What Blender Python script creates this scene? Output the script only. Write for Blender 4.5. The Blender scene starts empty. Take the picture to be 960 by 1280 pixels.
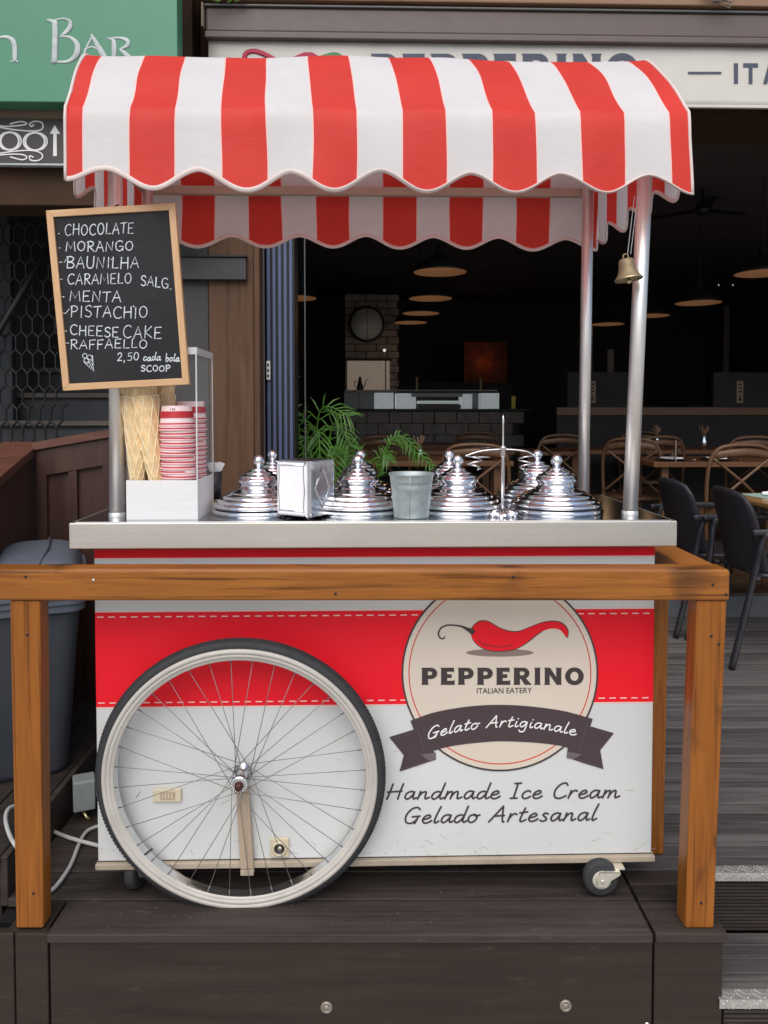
import bpy, bmesh, math, random
from mathutils import Vector, Matrix, geometry, noise
R = math.radians
PI = math.pi
random.seed(7)
scene = bpy.context.scene
col = scene.collection

# ------------------------------------------------------------------ camera
CAM_Z, FPX, YAW, PITCH, PPY = 1.25, 961.0, R(1.5), R(2.0), 546.0
cd = bpy.data.cameras.new("camera")
cam = bpy.data.objects.new("camera", cd); col.objects.link(cam)
cam.location = (0, 0, CAM_Z)
cam.rotation_euler = (R(90) - PITCH, 0, -YAW)
cd.sensor_width = 36; cd.sensor_fit = 'AUTO'
cd.lens = 36 * FPX / 1280
cd.shift_y = -(640 - PPY) / 1280
cd.clip_start = 0.05; cd.clip_end = 500
scene.camera = cam
_F = Vector((math.sin(YAW) * math.cos(PITCH), math.cos(YAW) * math.cos(PITCH), -math.sin(PITCH)))
_R = Vector((math.cos(YAW), -math.sin(YAW), 0))
_U = _R.cross(_F)

def W(px, py, Y):
    """survey helper: the point at distance Y from the camera seen at photo pixel px,py"""
    d = _F * FPX + _R * (px - 480) + _U * (PPY - py)
    t = Y / d.y
    return Vector((d.x * t, Y, CAM_Z + d.z * t))

def G(px, py, Z=0.0):
    d = _F * FPX + _R * (px - 480) + _U * (PPY - py)
    t = (Z - CAM_Z) / d.z
    return Vector((d.x * t, d.y * t, Z))

# ------------------------------------------------------------------ light
SUN_EL, SUN_AZ = 51, 190      # azimuth the light comes from, degrees from +Y clockwise
w = bpy.data.worlds.new("World"); scene.world = w; w.use_nodes = True
nt = w.node_tree; nt.nodes.clear()
sky = nt.nodes.new('ShaderNodeTexSky'); sky.sky_type = 'NISHITA'; sky.sun_disc = False
sky.sun_elevation = R(SUN_EL); sky.sun_rotation = R(SUN_AZ)
sky.air_density = 1.0; sky.dust_density = 2.0; sky.ozone_density = 0.7
bg = nt.nodes.new('ShaderNodeBackground'); bg.inputs[1].default_value = 0.15
out = nt.nodes.new('ShaderNodeOutputWorld')
nt.links.new(sky.outputs[0], bg.inputs[0]); nt.links.new(bg.outputs[0], out.inputs[0])
sd = bpy.data.lights.new("sun", 'SUN'); sd.energy = 2.8; sd.angle = R(62); sd.color = (1, 0.965, 0.92)
sun = bpy.data.objects.new("sun", sd); col.objects.link(sun)
_a, _e = R(SUN_AZ), R(SUN_EL)
_sv = Vector((math.sin(_a) * math.cos(_e), math.cos(_a) * math.cos(_e), math.sin(_e)))
sun.rotation_euler = _sv.to_track_quat('Z', 'Y').to_euler()
sun.location = _sv * 30
scene.view_settings.view_transform = 'Standard'
scene.view_settings.look = 'None'
scene.view_settings.exposure = -0.15
scene.view_settings.gamma = 1.0
scene.cycles.max_bounces = 10
scene.cycles.transparent_max_bounces = 12

# ------------------------------------------------------------------ materials
def _new(name):
    m = bpy.data.materials.new(name); m.use_nodes = True
    n = m.node_tree; b = n.nodes['Principled BSDF']
    return m, n, b

def _mix(n, fac, a, b, mode='MIX'):
    x = n.nodes.new('ShaderNodeMix'); x.data_type = 'RGBA'; x.blend_type = mode
    if hasattr(fac, 'links') or hasattr(fac, 'is_linked'): n.links.new(fac, x.inputs[0])
    else: x.inputs[0].default_value = fac
    for k, v in ((6, a), (7, b)):
        if hasattr(v, 'is_linked'): n.links.new(v, x.inputs[k])
        else: x.inputs[k].default_value = (*v, 1)
    return x.outputs[2]

def _noise(n, scale, stretch=(1, 1, 1), detail=5, rough=0.6, rnd=False, dist=0):
    tc = n.nodes.new('ShaderNodeTexCoord'); mp = n.nodes.new('ShaderNodeMapping')
    mp.inputs['Scale'].default_value = stretch
    n.links.new(tc.outputs['Object'], mp.inputs[0])
    if rnd:
        oi = n.nodes.new('ShaderNodeObjectInfo'); ml = n.nodes.new('ShaderNodeMath'); ml.operation = 'MULTIPLY'
        ml.inputs[1].default_value = 37.0
        n.links.new(oi.outputs['Random'], ml.inputs[0])
        cx = n.nodes.new('ShaderNodeCombineXYZ')
        for k in range(3): n.links.new(ml.outputs[0], cx.inputs[k])
        n.links.new(cx.outputs[0], mp.inputs[1])
    t = n.nodes.new('ShaderNodeTexNoise')
    t.inputs['Scale'].default_value = scale; t.inputs['Detail'].default_value = detail
    t.inputs['Roughness'].default_value = rough; t.inputs['Distortion'].default_value = dist
    n.links.new(mp.outputs[0], t.inputs[0])
    return t.outputs[0]

def _ramp(n, src, lo, hi):
    r = n.nodes.new('ShaderNodeMapRange')
    r.inputs[1].default_value = lo; r.inputs[2].default_value = hi; r.clamp = True
    n.links.new(src, r.inputs[0]); return r.outputs[0]

def _bump(n, b, src, strength, dist=0.002):
    bp = n.nodes.new('ShaderNodeBump'); bp.inputs['Strength'].default_value = strength
    bp.inputs['Distance'].default_value = dist
    n.links.new(src, bp.inputs['Height']); n.links.new(bp.outputs[0], b.inputs['Normal'])

def plain(name, c, rough=0.5, metal=0.0, var=0.12, scale=12, bump=0.0, spec=0.5, emit=None, dirt=None, dirt_amt=0.5, fine=None, coat=0.0):
    m, n, b = _new(name)
    ns = _noise(n, scale)
    f = _ramp(n, ns, 0.3, 0.7)
    c2 = tuple(max(0, x * (1 - var)) for x in c); c1 = tuple(min(1, x * (1 + var * .6)) for x in c)
    o = _mix(n, f, c2, c1)
    if dirt:
        d = _noise(n, scale * 2.3, (1, 1, 1), 9, 0.75)
        dr = _ramp(n, d, 0.56, 0.72)
        ml = n.nodes.new('ShaderNodeMath'); ml.operation = 'MULTIPLY'; ml.inputs[1].default_value = dirt_amt
        n.links.new(dr, ml.inputs[0])
        o = _mix(n, ml.outputs[0], o, dirt)
    n.links.new(o, b.inputs['Base Color'])
    rr = n.nodes.new('ShaderNodeMapRange'); rr.inputs[3].default_value = max(0.02, rough * .82); rr.inputs[4].default_value = min(1, rough * 1.18)
    n.links.new(_noise(n, scale * 3), rr.inputs[0]); n.links.new(rr.outputs[0], b.inputs['Roughness'])
    b.inputs['Metallic'].default_value = metal
    b.inputs['Specular IOR Level'].default_value = spec
    b.inputs['Coat Weight'].default_value = coat
    if emit:
        b.inputs['Emission Color'].default_value = (*emit[0], 1); b.inputs['Emission Strength'].default_value = emit[1]
    if bump:
        _bump(n, b, _noise(n, fine or scale * 8, detail=3), bump)
    return m

def wood(name, dark, light, axis='X', scale=6.0, rough=0.45, bump=0.25, knots=0.0, knotc=(0.03, 0.012, 0.006), coat=0.0, wear=None, wear_amt=0.4, rndval=0.0, streak=0.0, spec=0.5):
    m_spec = spec
    m, n, b = _new(name)
    st = {'X': (0.07, 1, 1), 'Y': (1, 0.07, 1), 'Z': (1, 1, 0.07)}[axis]
    g = _noise(n, scale * 9, st, 8, 0.65, True, 0.4)
    g2 = _noise(n, scale * 1.6, st, 3, 0.5, True, 1.2)
    o = _mix(n, _ramp(n, g, 0.3, 0.72), dark, light)
    o = _mix(n, _ramp(n, g2, 0.35, 0.7), o, _mix(n, 0.5, dark, light), 'MIX')
    if streak:
        st4 = {'X': (0.022, 1, 1), 'Y': (1, 0.022, 1), 'Z': (1, 1, 0.022)}[axis]
        k = _noise(n, scale * 16, st4, 4, 0.6, True, 0.15)
        kr = _ramp(n, k, 0.56, 0.66)
        ml = n.nodes.new('ShaderNodeMath'); ml.operation = 'MULTIPLY'; ml.inputs[1].default_value = streak
        n.links.new(kr, ml.inputs[0])
        o = _mix(n, ml.outputs[0], o, tuple(x * .45 for x in dark))
    if knots:
        st2 = {'X': (0.5, 1, 1), 'Y': (1, 0.5, 1), 'Z': (1, 1, 0.5)}[axis]
        k = _noise(n, 7, st2, 2, 0.5, True, 0.6)
        kr = _ramp(n, k, 0.62, 0.74)
        ml = n.nodes.new('ShaderNodeMath'); ml.operation = 'MULTIPLY'; ml.inputs[1].default_value = knots
        n.links.new(kr, ml.inputs[0])
        o = _mix(n, ml.outputs[0], o, knotc)
    if wear:
        st3 = {'X': (0.25, 1, 1), 'Y': (1, 0.25, 1), 'Z': (1, 1, 0.25)}[axis]
        k = _noise(n, 30, st3, 10, 0.8, True, 0.2)
        kr = _ramp(n, k, 0.58, 0.68)
        ml = n.nodes.new('ShaderNodeMath'); ml.operation = 'MULTIPLY'; ml.inputs[1].default_value = wear_amt
        n.links.new(kr, ml.inputs[0])
        o = _mix(n, ml.outputs[0], o, wear)
    if rndval:
        oi = n.nodes.new('ShaderNodeObjectInfo'); hs = n.nodes.new('ShaderNodeHueSaturation')
        mr = n.nodes.new('ShaderNodeMapRange'); mr.inputs[3].default_value = 1 - rndval; mr.inputs[4].default_value = 1 + rndval
        n.links.new(oi.outputs['Random'], mr.inputs[0]); n.links.new(mr.outputs[0], hs.inputs['Value'])
        n.links.new(o, hs.inputs['Color']); o = hs.outputs[0]
    n.links.new(o, b.inputs['Base Color'])
    rr = n.nodes.new('ShaderNodeMapRange'); rr.inputs[3].default_value = rough * .8; rr.inputs[4].default_value = min(1, rough * 1.25)
    n.links.new(g, rr.inputs[0]); n.links.new(rr.outputs[0], b.inputs['Roughness'])
    b.inputs['Specular IOR Level'].default_value = m_spec
    b.inputs['Coat Weight'].default_value = coat; b.inputs['Coat Roughness'].default_value = 0.25
    _bump(n, b, g, bump, 0.003)
    return m

def brushed(name, c, axis='X', rough=0.32, bump=0.08):
    m, n, b = _new(name)
    st = {'X': (0.01, 1, 1), 'Z': (1, 1, 0.01)}[axis]
    g = _noise(n, 260, st, 3, 0.6)
    o = _mix(n, g, tuple(x * .85 for x in c), c)
    sm = _noise(n, 5, (1, 1, 1), 5, 0.6)
    o = _mix(n, _ramp(n, sm, 0.35, 0.75), o, tuple(x * .8 for x in c))
    n.links.new(o, b.inputs['Base Color']); b.inputs['Metallic'].default_value = 1
    rr = n.nodes.new('ShaderNodeMapRange'); rr.inputs[3].default_value = rough * .8; rr.inputs[4].default_value = rough * 1.3
    n.links.new(g, rr.inputs[0]); n.links.new(rr.outputs[0], b.inputs['Roughness'])
    _bump(n, b, g, bump, 0.001)
    return m

def cloth(name, c, var, transl):
    m = plain(name, c, 0.62, var=var, scale=6, dirt=tuple(x * .7 for x in c), dirt_amt=.2)
    n = m.node_tree; b = n.nodes['Principled BSDF']
    cr_ = _noise(n, 9, (1, 1, 3.2), 5, 0.6, False, 1.2); wv = _noise(n, 600, (1, 1, 1), 2)
    bp = n.nodes.new('ShaderNodeBump'); bp.inputs['Strength'].default_value = .22; bp.inputs['Distance'].default_value = .006
    bp2 = n.nodes.new('ShaderNodeBump'); bp2.inputs['Strength'].default_value = .12; bp2.inputs['Distance'].default_value = .001
    n.links.new(cr_, bp.inputs['Height']); n.links.new(wv, bp2.inputs['Height']); n.links.new(bp.outputs[0], bp2.inputs['Normal']); n.links.new(bp2.outputs[0], b.inputs['Normal'])
    tr = n.nodes.new('ShaderNodeBsdfTranslucent'); mx = n.nodes.new('ShaderNodeMixShader'); mx.inputs[0].default_value = transl
    n.links.new(b.inputs['Base Color'].links[0].from_socket, tr.inputs[0])
    n.links.new(b.outputs[0], mx.inputs[1]); n.links.new(tr.outputs[0], mx.inputs[2]); n.links.new(mx.outputs[0], n.nodes['Material Output'].inputs[0])
    return m

def glassy(name, c=(1, 1, 1), alpha=0.15, rough=0.05):
    m, n, b = _new(name)
    b.inputs['Base Color'].default_value = (*c, 1); b.inputs['Roughness'].default_value = rough
    tr = n.nodes.new('ShaderNodeBsdfTransparent'); mx = n.nodes.new('ShaderNodeMixShader')
    fr = n.nodes.new('ShaderNodeFresnel'); fr.inputs[0].default_value = 1.25
    ad = n.nodes.new('ShaderNodeMath'); ad.operation = 'MULTIPLY_ADD'; ad.inputs[1].default_value = .35 if rough < .035 or rough > .15 else .06; ad.inputs[2].default_value = alpha; ad.use_clamp = True
    n.links.new(fr.outputs[0], ad.inputs[0]); n.links.new(ad.outputs[0], mx.inputs[0])
    n.links.new(tr.outputs[0], mx.inputs[1]); n.links.new(b.outputs[0], mx.inputs[2])
    n.links.new(mx.outputs[0], n.nodes['Material Output'].inputs[0])
    return m

M = {}
M['rail'] = wood('varnished_pine', (0.150, 0.045, 0.008), (0.42, 0.155, 0.027), 'X', 5, 0.34, 0.25, 0.9, (0.035, 0.015, 0.008), 0.10, streak=.8, spec=.25)
M['post'] = wood('varnished_pine_post', (0.160, 0.046, 0.007), (0.385, 0.135, 0.021), 'Z', 5, 0.34, 0.2, 0.8, (0.06, 0.022, 0.01), 0.10, streak=.6, spec=.25)
M['oak'] = wood('pale_oak', (0.42, 0.22, 0.095), (0.74, 0.48, 0.26), 'X', 9, 0.5, 0.2)
M['oakz'] = wood('pale_oak_upright', (0.42, 0.22, 0.095), (0.74, 0.48, 0.26), 'Z', 9, 0.5, 0.2)
M['deck'] = wood('weathered_deck', (0.042, 0.036, 0.034), (0.17, 0.152, 0.145), 'X', 4, 0.62, 0.9, 0.25, (0.012, 0.01, 0.009), 0, (0.24, 0.22, 0.20), 0.35, 0.30, streak=.5, spec=.3)
M['deckdark'] = wood('dark_stained_deck', (0.016, 0.0118, 0.0100), (0.064, 0.050, 0.043), 'X', 4, 0.6, 0.8, 0.2, (0.01, 0.008, 0.007), 0, (0.17, 0.13, 0.11), 0.3, 0.22, streak=.35, spec=.3)
M['fascia'] = wood('dark_stained_fascia', (0.020, 0.0130, 0.0095), (0.042, 0.029, 0.022), 'X', 2.5, 0.6, 0.25, 0, wear=(0.22, 0.18, 0.15), wear_amt=0.12, streak=.2, spec=.3)
M['brownwall'] = wood('dark_brown_timber', (0.032, 0.013, 0.009), (0.085, 0.038, 0.026), 'Z', 3, 0.5, 0.3)
M['brownrail'] = wood('reddish_brown_cap', (0.06, 0.02, 0.012), (0.17, 0.065, 0.04), 'X', 3, 0.45, 0.3, wear=(0.3, 0.24, 0.2), wear_amt=0.3)
M['pillar'] = wood('brown_pillar_board', (0.062, 0.030, 0.016), (0.17, 0.092, 0.052), 'Z', 2.5, 0.65, 0.3, 0.3, streak=.4, spec=.25)
M['charcoal_wood'] = wood('charcoal_board', (0.03, 0.028, 0.028), (0.065, 0.06, 0.06), 'X', 3, 0.6, 0.3)
M['beam'] = wood('overhead_beam', (0.16, 0.085, 0.045), (0.36, 0.21, 0.12), 'X', 3, 0.6, 0.3, 0.3)
M['innerwood'] = wood('indoor_table_wood', (0.075, 0.026, 0.009), (0.20, 0.085, 0.03), 'X', 4, 0.45, 0.2)
M['chairwood'] = wood('indoor_chair_wood', (0.065, 0.029, 0.012), (0.165, 0.082, 0.038), 'Z', 6, 0.45, 0.2)
M['indoorfloor'] = wood('indoor_floorboard', (0.05, 0.025, 0.013), (0.13, 0.07, 0.035), 'X', 3, 0.5, 0.2, rndval=0.2)
M['strap'] = wood('beige_strap', (0.36, 0.27, 0.19), (0.47, 0.36, 0.26), 'Z', 5, 0.55, 0.1)
M['base'] = plain('beige_base_trim', (0.40, 0.33, 0.25), 0.55, var=0.15, scale=9, dirt=(0.2, 0.15, 0.1))
M['steel'] = brushed('brushed_steel', (0.74, 0.70, 0.64), 'X', 0.40)
M['steeltop'] = brushed('counter_steel', (0.42, 0.43, 0.45), 'X', 0.16, 0.03)
M['pole'] = brushed('pole_steel', (0.95, 0.92, 0.87), 'Z', 0.42)
M['pole'].node_tree.nodes['Principled BSDF'].inputs['Metallic'].default_value = .88
M['chrome'] = plain('polished_chrome', (0.88, 0.88, 0.91), 0.13, 1.0, 0.05, 20, bump=.05, fine=40, dirt=(.62, .62, .64), dirt_amt=.35)
M['chromedull'] = plain('satin_chrome', (0.72, 0.72, 0.72), 0.22, 1.0, 0.1, 20)
M['zinc'] = plain('galvanised_zinc', (0.40, 0.46, 0.46), 0.5, 0.55, 0.2, 40, 0.05, dirt=(0.5, 0.55, 0.5), dirt_amt=.35)
M['zincplate'] = plain('zinc_plate', (0.78, 0.74, 0.62), 0.4, 0.5, 0.15, 30)
M['brass'] = plain('old_brass', (0.30, 0.24, 0.14), 0.6, 0.6, 0.2, 40)
M['brassrim'] = plain('worn_brass_rim', (0.60, 0.48, 0.27), 0.35, 0.9, 0.1, 40)
M['white'] = plain('cart_white_laminate', (0.62, 0.63, 0.615), 0.38, var=0.05, scale=2.5, dirt=(0.45, 0.40, 0.34), dirt_amt=.26)
M['red'] = plain('cart_red_vinyl', (0.82, 0.012, 0.024), 0.45, var=0.05, scale=3, spec=.2)
M['cream'] = plain('emblem_beige', (0.66, 0.57, 0.47), 0.42, var=0.04, scale=5)
M['ink'] = plain('dark_brown_ink', (0.045, 0.030, 0.032), 0.5, var=0.05)
M['inkred'] = plain('red_ink', (0.60, 0.035, 0.02), 0.5, var=0.05)
M['shadowink'] = plain('taupe_ink', (0.24, 0.18, 0.15), 0.5, var=0.05)
M['whiteink'] = plain('white_ink', (0.82, 0.8, 0.78), 0.5, var=0.03)
M['pinkink'] = plain('pale_pink_stitch', (0.85, 0.55, 0.50), 0.5, var=0.05)
M['banner'] = plain('aubergine_banner', (0.060, 0.038, 0.042), 0.45, var=0.06)
M['bannerfold'] = plain('banner_fold', (0.14, 0.11, 0.12), 0.45, var=0.06)
M['cloth_w'] = cloth('awning_white_cloth', (0.88, 0.88, 0.865), 0.04, .38)
M['cloth_r'] = cloth('awning_red_cloth', (0.88, 0.058, 0.040), 0.07, .42)
M['seam'] = plain('awning_seam', (0.78, 0.50, 0.46), 0.6, var=0.05)
M['piping'] = plain('awning_binding', (0.70, 0.58, 0.54), 0.6, var=0.08, scale=20)
M['rubber'] = plain('tyre_rubber', (0.030, 0.031, 0.034), 0.75, var=0.25, scale=30, bump=0.3, fine=200)
M['sidewall'] = plain('cream_rim', (0.50, 0.47, 0.42), 0.45, var=0.10, scale=14, dirt=(0.33, 0.26, 0.2), dirt_amt=.35)
M['spoke'] = plain('spoke_steel', (0.22, 0.21, 0.20), 0.5, 0.5, 0.15, 30)
M['hubcap'] = plain('rusty_axle', (0.07, 0.022, 0.015), 0.5, 0.3, 0.3, 60)
M['slate'] = plain('chalkboard_slate', (0.022, 0.021, 0.023), 0.55, var=0.25, scale=7, dirt=(0.04, 0.04, 0.045), dirt_amt=.6, spec=.2)
M['scuff'] = plain('scuff_mark', (0.42, 0.39, 0.35), 0.6)
M['grit'] = plain('pale_grit', (0.15, 0.13, 0.11), 0.8, var=.4)
M['chalk'] = plain('chalk', (0.70, 0.76, 0.84), 0.9, var=0.55, scale=260)
M['frost'] = plain('frosted_acrylic', (0.74, 0.75, 0.74), 0.3, var=0.05, scale=8)
M['frost'] = cloth('frosted_acrylic', (0.88, 0.88, 0.87), 0.03, .18)
M['acrylic'] = glassy('clear_acrylic', (0.85, 0.9, 0.9), 0.03, 0.04)
M['acrylicedge'] = glassy('acrylic_edge', (0.85, 0.88, 0.88), 0.5, 0.2)
M['waffle'] = plain('waffle_cone', (0.86, 0.60, 0.31), 0.6, var=0.25, scale=35, bump=0.3, fine=150)
M['waffleridge'] = plain('waffle_ridge', (0.97, 0.78, 0.50), 0.6, var=0.2, scale=35)
M['cupwhite'] = plain('paper_cup_pink', (0.88, 0.50, 0.50), 0.5, var=0.06)
M['cuppaper'] = plain('paper_cup_white', (0.90, 0.68, 0.67), 0.5, var=0.06)
M['cupred'] = plain('paper_cup_red', (0.50, 0.02, 0.03), 0.5, var=0.06)
M['napkin'] = plain('white_paper', (0.92, 0.91, 0.94), 0.8, var=0.04, scale=20)
M['yellow'] = plain('yellow_plastic', (0.6, 0.5, 0.03), 0.4)
M['blackplastic'] = plain('black_plastic', (0.030, 0.029, 0.033), 0.45, var=0.15, scale=20)
M['chairplastic'] = plain('anthracite_chair', (0.022, 0.020, 0.025), 0.48, var=0.15, scale=20, bump=0.05)
M['bin'] = plain('bin_body_plastic', (0.048, 0.054, 0.066), 0.5, var=0.12, scale=10, bump=0.05)
M['binlid'] = plain('bin_lid_plastic', (0.115, 0.132, 0.165), 0.42, var=0.15, scale=10, bump=0.05, dirt=(.2, .2, .2), dirt_amt=.3)
M['greybox'] = plain('grey_outlet_box', (0.26, 0.28, 0.28), 0.5, var=0.15, scale=20)
M['cable'] = plain('grey_white_cable', (0.48, 0.48, 0.47), 0.5, var=0.15, scale=30)
M['ivory'] = plain('ivory_plastic', (0.62, 0.54, 0.38), 0.4, var=0.08)
M['green'] = plain('green_sign_board', (0.055, 0.235, 0.130), 0.40, var=0.10, scale=1.3)
M['silverink'] = plain('silver_letters', (0.46, 0.50, 0.49), 0.45, 0.0, 0.35, 12)
M['darksign'] = plain('dark_sign_board', (0.050, 0.043, 0.038), 0.5, var=0.1)
M['lintel'] = plain('brown_lintel', (0.060, 0.033, 0.020), 0.8, var=0.15, scale=4, spec=.15)
M['lintellight'] = plain('tan_ledge', (0.27, 0.20, 0.14), 0.75, var=0.15, scale=6)
M['cassette'] = plain('brown_aluminium', (0.12, 0.09, 0.08), 0.5, var=0.08, scale=8)
M['fabric'] = plain('beige_awning_cloth', (0.60, 0.575, 0.52), 0.7, var=0.08, scale=2.5, bump=0.1, fine=300)
M['signblue'] = plain('slate_blue_print', (0.060, 0.070, 0.105), 0.6, var=0.08)
M['peppergreen'] = plain('green_print', (0.05, 0.22, 0.08), 0.6)
M['pepperred'] = plain('crimson_print', (0.42, 0.02, 0.06), 0.6)
M['iron'] = plain('black_iron', (0.014, 0.013, 0.014), 0.5, 0.2, 0.2, 20)
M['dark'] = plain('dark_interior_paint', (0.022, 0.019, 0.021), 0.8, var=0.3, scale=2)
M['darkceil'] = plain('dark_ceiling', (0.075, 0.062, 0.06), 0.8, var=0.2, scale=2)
M['blueframe'] = plain('blue_grey_frame', (0.105, 0.135, 0.235), 0.35, 0.1, 0.12, 6)
M['darkframe'] = plain('dark_brown_frame', (0.035, 0.025, 0.022), 0.4, 0.1, 0.12, 6)
M['alu'] = plain('grey_frame', (0.17, 0.16, 0.16), 0.4, 0.3, 0.1, 6)
M['stone'] = plain('grey_bar_stone', (0.24, 0.22, 0.21), 0.8, var=0.3, scale=9, bump=0.3)
M['brick'] = plain('taupe_brick', (0.30, 0.24, 0.21), 0.85, var=0.35, scale=6, bump=0.4)
M['mortar'] = plain('dark_mortar', (0.05, 0.043, 0.04), 0.9)
M['mirror'] = plain('mirror_reflection_grey', (0.55, 0.58, 0.55), 0.5, 0.0, 0.2, 4)  # matt grey stands in for what the mirror would reflect
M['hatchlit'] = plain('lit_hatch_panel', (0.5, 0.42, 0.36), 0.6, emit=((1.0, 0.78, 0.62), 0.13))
M['whitegoods'] = plain('glowing_display_goods', (0.62, 0.66, 0.68), 0.4, var=0.2, scale=5, emit=((0.85, 0.95, 1.0), 0.22))  # goods glow by themselves so the display looks lit
M['bluegrey'] = plain('blue_grey_goods', (0.2, 0.25, 0.3), 0.4, var=0.2, scale=5)
M['lampin'] = plain('lamp_inner_glow', (0.15, 0.10, 0.065), 0.5, emit=((1.0, 0.45, 0.2), 0.06))
M['ember'] = plain('copper_sheet', (0.10, 0.025, 0.008), 0.7, 0.2, var=0.7, scale=9)
M['bulb'] = plain('lit_bulb', (0.9, 0.9, 0.8), 0.5, emit=((1.0, 0.92, 0.8), 0.8))
M['leaf'] = plain('palm_leaf', (0.075, 0.21, 0.02), 0.45, var=0.45, scale=18)
M['leafdark'] = plain('palm_leaf_dark', (0.022, 0.085, 0.016), 0.5, var=0.45, scale=18)
M['terracotta'] = plain('dark_planter', (0.05, 0.045, 0.04), 0.7)
M['pale'] = plain('pale_stone_street', (0.40, 0.38, 0.35), 0.8, var=0.2, scale=1.5, bump=0.2, fine=30)
M['concrete'] = plain('grey_step_concrete', (0.11, 0.115, 0.125), 0.8, var=0.2, scale=5, bump=0.2)
M['stairgrey'] = plain('stair_riser_grey', (0.055, 0.06, 0.065), 0.8, var=0.25, scale=5)
M['stairtread'] = wood('stair_tread', (0.07, 0.055, 0.045), (0.15, 0.125, 0.105), 'X', 4, 0.6, 0.2)
M['nosing'] = plain('chequer_plate', (0.62, 0.60, 0.56), 0.42, 0.75, 0.15, 40)
M['bolt'] = plain('bolt_metal', (0.36, 0.31, 0.26), 0.5, 0.7, 0.25, 80)
M['tabletop'] = wood('varnished_tabletop', (0.22, 0.10, 0.03), (0.42, 0.22, 0.08), 'X', 5, 0.3, 0.1, coat=.3)
M['jeans'] = plain('printed_napkins', (0.35, 0.5, 0.42), 0.7, var=0.5, scale=30)
M['wallplaster'] = plain('grey_render', (0.30, 0.27, 0.24), 0.8, var=0.1, scale=2, bump=0.2)
M['sheer'] = glassy('door_glass', (0.02, 0.02, 0.022), 0.02, 0.03)

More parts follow.
